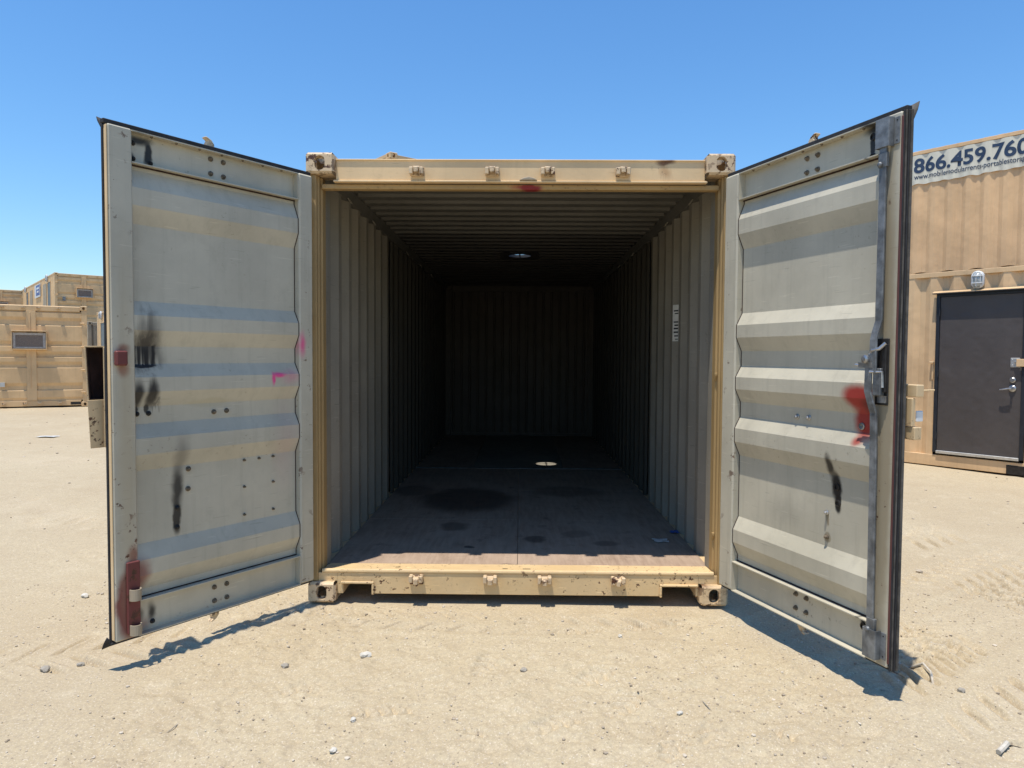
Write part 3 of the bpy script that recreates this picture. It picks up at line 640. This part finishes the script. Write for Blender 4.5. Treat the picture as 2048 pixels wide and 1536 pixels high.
        bar([(1.10, .016, 2.40), (1.10, .016, 1.60), (1.094, .028, 1.55), (1.092, .034, 1.52), (1.092, .034, 1.38)]).build('lock_rod', M_galv, door, .0015)
        bar([(1.070, .034, 1.41), (1.068, .034, 1.30), (1.080, .028, 1.25), (1.086, .018, 1.21), (1.088, .016, 1.10), (1.096, .016, .20)]).build('lock_rod', M_galv, door, .0015)
        for za in (2.265, .305):
            cl = MB(); cl.box(1.080, 1.122, *sorted((sy * .012, sy * .028)), za - .03, za + .03); cl.lathe([(.012, 0), (.012, .006), (.007, .012)], (1.093, sy * .028, za - .018), (0, sy, 0), 10); cl.build('rod_clevis', M_galv, door, .0015)
        lt = MB(); lt.box(1.074, 1.140, *sorted((sy * .001, sy * .007)), 1.245, 1.525); lt.box(1.118, 1.140, *sorted((sy * .007, sy * .022)), 1.30, 1.50)
        latch = lt.build('latch_plate', M_dark, door, .002)
        lt = MB(); lt.box(1.085, 1.126, *sorted((sy * .008, sy * .034)), 1.285, 1.40); lt.build('latch_case', M_galv, latch, .003)
        lt = MB(); lt.box(1.02, 1.094, *sorted((sy * .030, sy * .046)), 1.402, 1.424); lt.lathe([(.018, 0), (.018, .012), (.008, .016)], (1.064, sy * .046, 1.438), (0, sy, 0), 12); lt.tube([(1.02, sy * .038, 1.412), (1.0, sy * .042, 1.414)], .006, 8)
        lt.tube([(1.066, sy * .034, 1.452), (1.09, sy * .042, 1.475), (1.118, sy * .034, 1.482), (1.136, sy * .02, 1.505)], .008, 8); lt.build('latch_lever', M_steel, latch)
        lt = MB(); lt.box(1.092, 1.136, *sorted((sy * .0075, sy * .014)), 1.255, 1.285)
        lt.tube([(1.08, sy * .044, 1.385), (1.13, sy * .03, 1.385), (1.132, sy * .028, 1.32)], .006, 8); lt.build('latch_pin', M_steel, latch)
        # rusty keeper plates on the outer face, seen past the gasket
        B('handle_plate', M_lockbox, 1.13, 1.212, -.112, -.072, 1.283, 1.334, .003); MB().tube([(1.205, sy * -.10, 1.31), (1.222, sy * -.155, 1.312)], .004, 6).build('plate_pin', M_lockbox, door)
        B('handle_plate', M_lockbox, 1.13, 1.206, -.112, -.072, 1.105, 1.158, .003); B('handle_bracket', M_lockbox, 1.14, 1.196, -.086, -.0665, 1.16, 1.278, .003)
        B('pale_clip', M_white, 1.19, 1.200, -.125, -.09, 1.18, 1.225, .003)
    return door
door_l = make_door('L'); door_r = make_door('R')

# ------------------------------------------------------------------ other containers in the yard
def bg_container(label, root_xy, ang, L, z0=0.0, H=CH, near=True, end='corr', mat=None, matwall=None, cut=None, roofbump=False, group='shipping containers in the yard', name='shipping_container'):
    """local frame: x along the near end 0..CW, y along the length 0..L, wall x=0 faces the long visible side"""
    mat = mat or M_tan3; mw = matwall or mat
    r = empty(name, (root_xy[0], root_xy[1], z0), radians(ang), label, 'container', group)
    for sx, x in ((-1, 0), (1, CW)):
        for sy_, y in ((-1, 0), (1, L)):
            for sz, z in ((-1, 0), (1, H)): casting(r, mat, x, y, z, sx, sy_, sz, near and sy_ < 0 or (near and sx < 0))
            xx = sorted((x - sx * .006, x - sx * .13)); yy = sorted((y - sy_ * .012, y - sy_ * .16))
            box('corner_post', mat, r, *xx, *yy, .1185, H - .1185, .006)
        xr = sorted((x - sx * .004, x - sx * .07))
        box('top_side_rail', mat, r, *xr, .179, L - .179, H - .075, H - .012, .004)
        box('bottom_side_rail', mat, r, *xr, .179, L - .179, .014, .16, .004)
        segs = [(.161, L - .161)]
        if cut and sx < 0: segs = [(.161, cut[0]), (cut[1], L - .161)]
        for a, b in segs:
            MB().sheet(trap(a, b, .072, .068, .07, .036, cut[2] if cut else .2), [.161, H - .0755], .003, lambda a_, d_, e, sx=sx, x=x: (x - sx * (.010 - d_), a_, e)).build('side_wall', mw, r)
        if cut and sx < 0:   # pieces of wall above and below a door opening
            MB().sheet(trap(cut[0], cut[1], .072, .068, .07, .036, cut[2]), [cut[4], H - .0755], .003, lambda a_, d_, e: (.010 - d_, a_, e)).build('side_wall', mw, r)
    for y, s_ in ((0, 1), (L, -1)):
        hy = sorted((y + s_ * .03, y + s_ * .11))
        box('header', mat, r, .163, CW - .163, *hy, H - .15, H - .03, .004); box('sill', mat, r, .163, CW - .163, *hy, .03, .165, .004)
        if y > 0 or end == 'corr':
            MB().sheet(trap(.131, CW - .131, .11, .018, .104, .045, .2), [.1655, H - .1505], .003, lambda a_, d_, e, y=y, s_=s_: (a_, y + s_ * (.04 - d_), e)).build('end_wall', mw, r)
    if end == 'door':
        x0, xm = .131, CW / 2
        pz = [(z * (H / CH), n + .006) for z, n in PROF]; pz = [(H - .151, 0), (H - .24, 0)] + [(H - .27, -.036), (2.19, -.036), (2.1, -.036), (2.075, 0)] + pz[5:6] and [(H - .151, -.036), (2.415, -.034), (2.40, 0), (2.28, 0), (2.20, -.036), (2.085, -.036), (2.065, 0), (1.68, 0), (1.60, -.036), (1.56, -.036), (1.54, 0), (1.42, 0), (1.34, -.036), (1.28, -.036), (1.26, 0), (1.16, 0), (1.08, -.036), (1.015, -.036), (.995, 0), (.62, 0), (.54, -.036), (.445, -.036), (.425, 0), (.25, 0), (.20, -.02), (.166, -.02)]
        for a, b in ((x0, xm - .105), (xm + .105, CW - x0)):
            w_ = MB().sheet(pz, [a, b], .003, lambda z, n, u: (u, .035 - n * -1 if False else .035 - n, z)).build('welded_door', mw, r)
        MB().box(xm - .105, xm + .105, .020, .06, .17, H - .155).box(xm - .03, xm - .012, .008, .0195, .5, H - .2).build('centre_plate', mat, r, .004)
        for dx in LUGX:
            lug_mesh('cam_keeper', M_cast, r, CW / 2 + dx, .03, H - .07, True, 0); lug_mesh('cam_keeper', M_cast, r, CW / 2 + dx, .03, .10, False, 0)
        for x in (.10, CW - .10):
            for z in (.37, .95, 1.55, 2.15): MB().tube([(x - .06, .0, z), (x + .03, -.012, z), (x + .05, .0, z - .04)], .014, 6).build('hinge', mat, r)
    pr = trap(.11, L - .11, .091, .0135, .091, .020, .2)
    if roofbump:
        ys = [(.11 + k * .02) for k in range(int((L - .22) / .02) + 1)]
        pr = [(y, .014 * max(0, sin(2 * pi * y / .335)) ** .7) for y in ys]
    MB().sheet(pr, [.02, CW - .02], .002, lambda a_, d_, e: (e, a_, H - .006 + d_)).build('roof', mat, r)
    return r

def hooded_ac(label, parent, x0, x1, z0, z1, y=0.0, depth=.14, fac=True):
    """window air conditioner in a welded hood, faces local -y of the container root"""
    M = parent.matrix_basis.copy() if False else None
    r = empty('air_conditioner', (0, 0, 0), 0, label, 'air conditioner', 'air conditioners in the container ends')
    r.matrix_world = Matrix.Translation(parent.location) @ Matrix.Rotation(parent.rotation_euler.z, 4, 'Z') @ Matrix.Translation(((x0 + x1) / 2, y, z0))
    w = (x1 - x0) / 2; h = z1 - z0; t = .018
    mb = MB(); mb.box(-w, w, -depth - .02, .03, h - t, h); mb.box(-w, -w + t, -depth, .03, 0, h - t); mb.box(w - t, w, -depth, .03, 0, h - t); mb.box(-w + t, w - t, -depth, .03, 0, t)
    mb.build('hood', M_tan3, r, .003)
    mb = MB(); a = w - t - .005
    for p in ((-a, -a + .06, .03, h - .05), (a - .06, a, .03, h - .05), (-a + .06, a - .06, .03, .07), (-a + .06, a - .06, h - .11, h - .05)): mb.box(p[0], p[1], -depth + .05, .02, p[2], p[3])
    mb.build('case', M_acframe, r, .002)
    mb = MB(); mb.box(-a + .0605, a - .0605, -depth + .07, .02, .071, h - .111)
    for k in range(24):
        xx = -a + .07 + k * (2 * a - .14) / 23; mb.box(xx - .003, xx + .003, -depth + .062, -depth + .0695, .073, h - .113)
    mb.build('coil', M_grille, r)
    return r

def office_door(r, y0, y1, z0, z1, leafmat, framemat, detail=False):
    """steel door in wall x=0 of container r; y0<y1; outward is -x"""
    f = MB(); w = .042
    f.box(-.012, .05, y0, y0 + w, z0, z1); f.box(-.012, .05, y1 - w, y1, z0, z1); f.box(-.012, .05, y0 + w, y1 - w, z1 - w, z1)
    fr = f.build('door_frame', framemat, r, .003)
    leaf = box('door', leafmat, r, .004, .045, y0 + w + .003, y1 - w - .003, z0 + .026, z1 - w - .003, .003)
    return fr, leaf

def bulkhead_lamp(label, root, y, z, s=1.0):
    r = empty('wall_lamp', (0, 0, 0), 0, label, 'lamp', 'bulkhead lamps above the container doors')
    r.matrix_world = Matrix.Translation(root.location) @ Matrix.Rotation(root.rotation_euler.z, 4, 'Z') @ Matrix.Translation((0, y, z - .11 * s))
    ov = lambda rx, rz: [(a, b + .11 * s) for a, b in oval(0, 0, rx * s, rz * s, 24)]
    MB().prism(ov(.072, .112), -.0, -.05, lambda a, b, e: (e, a, b)).build('housing', M_white, r, .006, 2, True)
    MB().prism(ov(.058, .098), -.05, -.085, lambda a, b, e: (e, a, b)).build('glass', M_lampglass, r, .018, 3, True)
    c = MB(); zc = .11 * s
    for zz, wd in ((.045 * s, .058), (-.045 * s, .058)): c.tube([(-.045, -wd * s, zc + zz), (-.088, -wd * s * .9, zc + zz), (-.092, 0, zc + zz), (-.088, wd * s * .9, zc + zz), (-.045, wd * s, zc + zz)], .005, 6)
    c.tube([(-.045, 0, zc + .1 * s), (-.088, 0, zc + .085 * s), (-.094, 0, zc), (-.088, 0, zc - .085 * s), (-.045, 0, zc - .1 * s)], .005, 6)
    for sg in (-1, 1): c.tube([(-.045, sg * .03 * s, zc + .098 * s), (-.084, sg * .045 * s, zc + .06 * s), (-.084, sg * .045 * s, zc - .06 * s), (-.045, sg * .03 * s, zc - .098 * s)], .005, 6)
    c.build('cage', M_white, r)
    return r

# --- right: office container in front, stacked pair behind it
RA = 39.0; rdir = Vector((cos(radians(-51)), sin(radians(-51)), 0)); S0 = 3.9; LO = 6.058
ro = Vector((5.30, 5.71, 0)) + rdir * S0
Y = lambda s: S0 - s
office = bg_container('tan office container with a charcoal door and wall lamp, right edge of the yard', (ro.x, ro.y), RA, LO, mat=M_tan2, cut=(Y(1.385), Y(.352), Y(.17) - .035 - .14, 0, 2.295), roofbump=True)
fr, leaf = office_door(office, Y(1.378), Y(.358), .198, 2.292, M_doorgrey, M_doorframe)
box('door_sill', M_alu, office, -.020, .045, Y(1.335), Y(.402), .185, .222, .003)
MB().prism([(-.075, 2.296), (-.075, 2.302), (-.008, 2.325), (-.008, 2.318)], Y(1.42), Y(.326), lambda a, b, e: (a, e, b)).build('drip_cap', M_tan2, office)
box('drip_cap', M_doorframe, office, -.074, -.0085, Y(1.42), Y(.326), 2.286, 2.2955)
for z in (.42, 1.25, 2.05): MB().lathe([(.009, -.05), (.009, .05)], (-.018, Y(.402), z), (0, 0, 1), 8).build('hinge', M_doorframe, fr)
kb = MB(); kb.lathe([(.033, 0), (.033, .012), (.024, .020), (.020, .028)], (.004, Y(1.243), 1.18), (-1, 0, 0), 18).build('deadbolt', M_steel, leaf)
kb = MB(); kb.lathe([(.040, 0), (.040, .010), (.030, .018), (.014, .02), (.013, .055)], (.004, Y(1.244), 1.076), (-1, 0, 0), 18); kb.tube([(-.052, Y(1.244), 1.076), (-.055, Y(1.20), 1.072), (-.054, Y(1.15), 1.062), (-.05, Y(1.122), 1.058)], [.012, .011, .009, .008], 10); kb.build('lever_handle', M_steel, leaf)
hs = MB(); hs.box(-.006, .0035, Y(1.315), Y(1.215), 1.338, 1.452); hp = hs.build('hasp_plate', M_alu, leaf, .003)
hs = MB(); hs.tube([(-.012, Y(1.30), 1.395), (-.03, Y(1.28), 1.40), (-.012, Y(1.262), 1.395)], .008, 8); hs.build('hasp_loop', M_steel, hp)
for z in (1.36, 1.43): MB().lathe([(.007, 0), (.004, .004)], (-.006, Y(1.235), z), (-1, 0, 0), 8).build('screw', M_steel, hp)
box('hasp_strap', M_tan2, office, -.04, -.028, Y(1.52), Y(1.285), 1.348, 1.44, .004); box('hasp_base', M_tan2, office, -.028, .01, Y(1.52), Y(1.46), 1.34, 1.45, .003)
box('hasp_tab', M_tan2, office, -.045, .004, Y(.349), Y(.302), 1.372, 1.402, .004)
box('conduit_box', M_tan2, office, -.02, .004, Y(.345), Y(.325), 1.16, 1.37, .003)
mb = MB(); mb.box(-.0005, .02, Y(1.45), Y(1.205), .012, .125); mb.build('fork_pocket', M_dark, office)
bulkhead_lamp('white caged oval lamp above the charcoal door', office, Y(.838), 2.44)
ra2 = Vector((7.131, 9.026, 0)) + rdir * S0
stk_lo = bg_container('plain tan container carrying the banner container, behind the office container', (ra2.x, ra2.y), RA, LO, mat=M_tan2, near=False)
stk_up = bg_container('dented tan container wearing the phone number banner, stacked at the right', (ra2.x, ra2.y), RA, LO, z0=CH, mat=M_tan2, cut=None)
# banner that follows the corrugation
def ripple(s):  # distance in front of the wall plane (negative = recessed)
    y = S0 - s; x = ((y - .2) % .278)
    return .003 - .026 * (.5 - .5 * cos(2 * pi * min(max((x - .055) / .24, 0), 1)))
bz0, bz1 = 4.575 - CH, 5.10 - CH
brt = empty('banner', (0, 0, 0), 0, 'white banner with navy phone number and web address on the upper container', 'banner')
brt.matrix_world = Matrix.Translation(stk_up.location) @ Matrix.Rotation(radians(RA), 4, 'Z') @ Matrix.Translation((0, Y(0), bz0))
mb = MB(); NS, NZ = 150, 10; R = []
for i in range(NS + 1):
    s_ = -.35 + i * 2.75 / NS; row = []
    for j in range(NZ + 1):
        z = (bz1 - bz0) * j / NZ; edge = .012 * sin(s_ * 23) * sin(s_ * 7 + 1) * (1 if j == 0 else 0)
        row.append(mb.bm.verts.new((-ripple(s_) - .002 - .006 * sin(s_ * 41 + z * 9) * (1 - j / NZ), -s_, z + edge)))
    R.append(row)
for i in range(NS):
    for j in range(NZ): mb.bm.faces.new([R[i][j], R[i + 1][j], R[i + 1][j + 1], R[i][j + 1]])
mb.build('sheet', M_banner, brt, smooth=True)
def wrapped_text(name, body, s0, s1, zbase, height, bold, mat, parent):
    cu = bpy.data.curves.new(name, 'FONT'); cu.body = body; cu.size = 1.0; cu.offset = bold; cu.resolution_u = 4
    tmp = bpy.data.objects.new('tmp', cu); COL.objects.link(tmp)
    bpy.context.view_layer.update(); dg = bpy.context.evaluated_depsgraph_get()
    me = bpy.data.meshes.new_from_object(tmp.evaluated_get(dg)); bpy.data.objects.remove(tmp)
    bm = bmesh.new(); bm.from_mesh(me); bpy.data.meshes.remove(me)
    xs_ = [v.co.x for v in bm.verts]; x0, x1 = min(xs_), max(xs_); ref = .70
    for v in bm.verts: v.co = Vector((s0 + (v.co.x - x0) / (x1 - x0) * (s1 - s0), v.co.y / ref * height + zbase, 0))
    s_ = s0 + .012
    while s_ < s1:
        bmesh.ops.bisect_plane(bm, geom=bm.verts[:] + bm.edges[:] + bm.faces[:], plane_co=(s_, 0, 0), plane_no=(1, 0, 0)); s_ += .02
    for v in bm.verts:
        a, b = v.co.x, v.co.y; v.co = Vector((-ripple(a) - .002 - .006 * sin(a * 41 + b * 9) * (1 - b / (bz1 - bz0)) - .004, -a, b))
    me = bpy.data.meshes.new(name); bmesh.ops.recalc_face_normals(bm, faces=bm.faces); bm.to_mesh(me); bm.free(); me.materials.append(mat)
    o = bpy.data.objects.new(name, me); COL.objects.link(o); o.parent = parent; return o
wrapped_text('phone_number', '866.459.760', .0, 1.755, 4.785 - 4.575, .245, .028, M_navy, brt)
wrapped_text('web_address', 'www.mobilemodularrents-portablestorag', .012, 1.705, 4.668 - 4.575, .088, .012, M_navy, brt)

# --- stack behind the open container, only its near top corner shows
for k, lb in enumerate(('tan container under the stack behind the open container', 'tan container whose top corner peeks over the open container')):
    bg_container(lb, (-2.40, 9.13), 39.0, LO, z0=k * CH, near=(k == 1), mat=M_tan3)

# --- left background
A_r = Vector((-11.22, 14.3, 0)); aA = 31.5; A0 = A_r - Vector((cos(radians(aA)), sin(radians(aA)), 0)) * CW
GZL = .05
cA = bg_container('sand container with a hooded air conditioner in its welded door end, left edge', (A0.x, A0.y), aA, 3.7, z0=.058, end='door')
hooded_ac('large hooded air conditioner in the nearest left container', cA, CW - 1.62, CW - .885, 1.46, 1.93)
box('sticker', M_paper, cA, .56, .66, -.0005, .034, .53, .64)
box('fork_pocket', M_dark, cA, CW - .40, CW - .17, .0285, .05, .05, .12)
xB, yB = -22.17, 29.68
cBl = bg_container('tan container at the bottom of the far left stack', (xB, yB), 41, 12.19, z0=GZL, near=False, end='door')
cB = bg_container('long tan office container atop the far left stack with two doors and a sign', (xB, yB), 41, 12.19, z0=GZL + CH + .04, end='door')
hooded_ac('small hooded air conditioner high on the far left stack', cB, .885, 1.60, 1.44, 1.90)
el = box('meter_box', M_galv, cB, .325, .445, -.06, .03, 1.25, 1.46, .005)
zz = 0
for y0, y1 in ((1.15, 2.15), (9.55, 10.4)): office_door(cB, y0, y1, .15, 2.28, M_bluedoor, M_tan3)
for y0, y1 in ((2.6, 3.65), (7.7, 8.75)):
    box('window_shutter', M_tandk, cB, -.012, .03, y0, y1, .35, 2.25, .004)
bulkhead_lamp('white lamp by the near door of the far left stack', cB, 2.15, 2.47, 1.7); bulkhead_lamp('white lamp by the far door of the far left stack', cB, 10.5, 2.46, 1.7)
sg = empty('sign', (0, 0, 0), 0, 'white and blue sign on the side of the far left stack', 'sign')
sg.matrix_world = Matrix.Translation(cB.location) @ Matrix.Rotation(radians(41), 4, 'Z') @ Matrix.Translation((-.03, 5.45, 1.72))
box('board', M_white, sg, -.02, .02, -.98, .98, -.02, .66, .004); box('blue_panel', M_blueprint, sg, -.026, -.0205, -.94, .40, .08, .62)
for k, (a, b) in enumerate(((-.75, .2), (-.6, .05))): box('lettering', M_white, sg, -.030, -.0265, a, b, .40 - .18 * k, .50 - .18 * k)
cr = Vector((-30.55, 39.6, 0)); C0 = cr - Vector((cos(radians(41)), sin(radians(41)), 0)) * CW
bg_container('tan container at the bottom of the farthest stack', (C0.x, C0.y), 41, LO, z0=GZL, near=False, end='door')
cC = bg_container('tan container on top of the farthest stack, at the left edge', (C0.x, C0.y), 41, LO, z0=GZL + CH + .04, end='door')
hooded_ac('air conditioner in the farthest stacked container', cC, .95, 1.62, 1.42, 1.88)
dd = Vector((-15.2, 21.37, 0)); ddir = Vector((cos(radians(-50)), sin(radians(-50)), 0)); D0 = dd + ddir * LO
cD = bg_container('tall tan office container with slate door, between left stack and open door', (D0.x, D0.y), 40, LO, z0=GZL * .6, H=2.87)
office_door(cD, LO - 1.66, LO - .72, .17, 2.5, M_bluedoor, M_tan3)
bulkhead_lamp('white lamp above the slate door beside the open left door', cD, LO - .95, 2.72, 1.3)
cE = bg_container('dull tan container glimpsed behind the nearest left container', (-16.48, 22.92), 41, LO, z0=GZL, mat=M_tandk)

# ------------------------------------------------------------------ stones, litter, cables
def rock_mesh(seed, n=1):
    bm = bmesh.new(); bmesh.ops.create_icosphere(bm, subdivisions=n, radius=1); rr = random.Random(seed)
    for v in bm.verts: v.co *= rr.uniform(.72, 1.15)
    for v in bm.verts: v.co.z *= .7
    me = bpy.data.meshes.new('stone'); bm.to_mesh(me); bm.free(); return me
rocks = [rock_mesh(k, 2) for k in range(5)]
def stone(x, y, r, mat, label, k):
    me = rocks[k % 5].copy(); me.materials.append(mat); o = bpy.data.objects.new('stone', me); COL.objects.link(o)
    o.location = (x, y, gh(x, y) + r * .42); o.scale = (r * 1.2, r, r); o.rotation_euler = (0, 0, k * 1.3)
    tag(o, label, 'stone', 'loose stones on the dirt')
for k, a in enumerate([(-.725, -.721, .024, M_stone_w, 'largest pale stone, in front of the left half of the sill'),
                       (-.64, -1.337, .012, M_stone_w, 'round pale pebble left of centre near the lower edge'),
                       (-1.068, -.855, .018, M_stone_g, 'dark grey stone below the left door shadow'),
                       (.032, -.865, .016, M_stone_g, 'grey stone in the middle foreground'),
                       (-2.143, -.908, .022, M_stone_g, 'bigger of two grey stones at the far left foreground'),
                       (-2.02, -.85, .015, M_stone_g, 'smaller of two grey stones at the far left foreground'),
                       (.535, -.432, .013, M_stone_w, 'small pale stone in front of the right half of the sill'),
                       (1.93, -1.02, .015, M_stone_g, 'grey stone just past the right door shadow tip'),
                       (-.66, -1.56, .013, M_stone_w, 'pale pebble at the bottom edge left of centre'),
                       (-2.55, .05, .022, M_stone_w, 'pale stone beyond the left door'),
                       (.66, -1.25, .011, M_stone_w, 'pale pebble right of centre in the foreground')]): stone(*a, k)
# loose gravel that nobody could count
rs = np.random.RandomState(11); V, F = [], []
pm = rock_mesh(99, 1); pv = np.array([v.co[:] for v in pm.vertices]); pf = np.array([p.vertices[:] for p in pm.polygons]); bpy.data.meshes.remove(pm)
cnt = 0; allv, allf = [], []
N_P = 11000
px_ = np.concatenate([rs.uniform(-3, 3.4, N_P), rs.uniform(-12, 8, 1500)]); py_ = np.concatenate([rs.uniform(-1.75, .3, N_P), rs.uniform(.2, 13, 1500)])
pz_ = ground_h(px_, py_); dens = vnoise(px_, py_, 1.1, 3) + .6 * vnoise(px_, py_, 3.3, 1)
for i in range(len(px_)):
    if dens[i] < rs.uniform(-.45, .25): continue
    if abs(px_[i]) < 1.25 and 0 < py_[i] < 7.5: continue
    far = i >= N_P
    r = min(.011, .0013 + .0017 * rs.exponential(1.0)) * (2.6 if far else 1)
    a = rs.uniform(0, 6.28); c, s_ = cos(a), sin(a); q_ = pv * (r * rs.uniform(.8, 1.4), r, r)
    allv.append(np.stack([q_[:, 0] * c - q_[:, 1] * s_ + px_[i], q_[:, 0] * s_ + q_[:, 1] * c + py_[i], q_[:, 2] + pz_[i] + r * .25], 1)); allf.append(pf + cnt); cnt += len(pv)
av = np.concatenate(allv); af = np.concatenate(allf)
gme = bpy.data.meshes.new('gravel'); gme.from_pydata(av.tolist(), [], af.tolist())
tg = NT('gravel_stone'); gc = tg.mix(tg.mr(tg.noise(9, 2), .35, .65), (.27, .215, .155, 1), (.56, .49, .39, 1)); gme.materials.append(tg.fin(gc, .95, 0, None, .15))
go_ = bpy.data.objects.new('gravel', gme); COL.objects.link(go_); tag(go_, 'fine loose gravel scattered over the dirt', 'gravel', None, 'stuff')
def cable(label, pts, r, mat=None, name='cable', cat='cable'):
    P_ = [(x, y, gh(x, y) + r + dz) for x, y, dz in pts]
    o = MB().tube(P_, r, 7).build(name, mat or M_stick, None); tag(o, label, cat); return o
cable('frayed pale cable lying across the shadow tip of the right door', [(1.72, -.62, .002), (1.80, -.66, .004), (1.87, -.71, .008), (1.9, -.78, .01), (1.895, -.85, .006), (1.882, -.9, .002)], .006)
cable('short pale cable end at the lower right corner', [(1.765, -1.505, .002), (1.80, -1.48, .006), (1.83, -1.455, .008)], .010)
cable('thin dark wire trailing off the lower right corner', [(1.83, -1.455, .008), (1.87, -1.438, .008), (1.95, -1.45, .004), (2.1, -1.44, .002)], .003, M_dark, 'wire', 'wire')
cable('thin dry twig on the dirt in the left foreground', [(-1.33, -1.3, .0), (-1.325, -1.36, .002), (-1.335, -1.42, .0)], .002, M_stone_g, 'twig', 'twig')
cable('thin dry twig on the dirt in the right foreground', [(.78, -1.14, .0), (.785, -1.18, .003), (.79, -1.22, .0)], .002, M_stone_g, 'twig', 'twig')
# litter
def scrap(name, label, cat, x, y, z, sx, sy_, mat, seed):
    mb = MB(); rr = random.Random(seed); n = 5; R = []
    for i in range(n):
        R.append([mb.bm.verts.new((x + sx * ((i + rr.uniform(-.3, .3)) / (n - 1) - .5), y + sy_ * ((j + rr.uniform(-.3, .3)) / (n - 1) - .5), z + rr.uniform(.001, .012))) for j in range(n)])
    for i in range(n - 1):
        for j in range(n - 1): mb.bm.faces.new([R[i][j], R[i + 1][j], R[i + 1][j + 1], R[i][j + 1]])
    o = mb.build(name, mat, None); m_ = o.modifiers.new('thick', 'SOLIDIFY'); m_.thickness = .001; tag(o, label, cat); return o
scrap('paper_scrap', 'crumpled grey paper scrap on the container floor, right side', 'paper', .987, .824, .167, .10, .09, M_paper, 5)
scrap('plastic_scrap', 'blue plastic scrap by the right wall of the container', 'plastic scrap', 1.135, 1.06, .167, .06, .07, M_blueplastic, 6)
scrap('plastic_sheet', 'flattened white and dark plastic litter on the dirt at left', 'litter', -7.88, 7.69, gh(-7.88, 7.69) + .01, .32, .16, M_paper, 8)
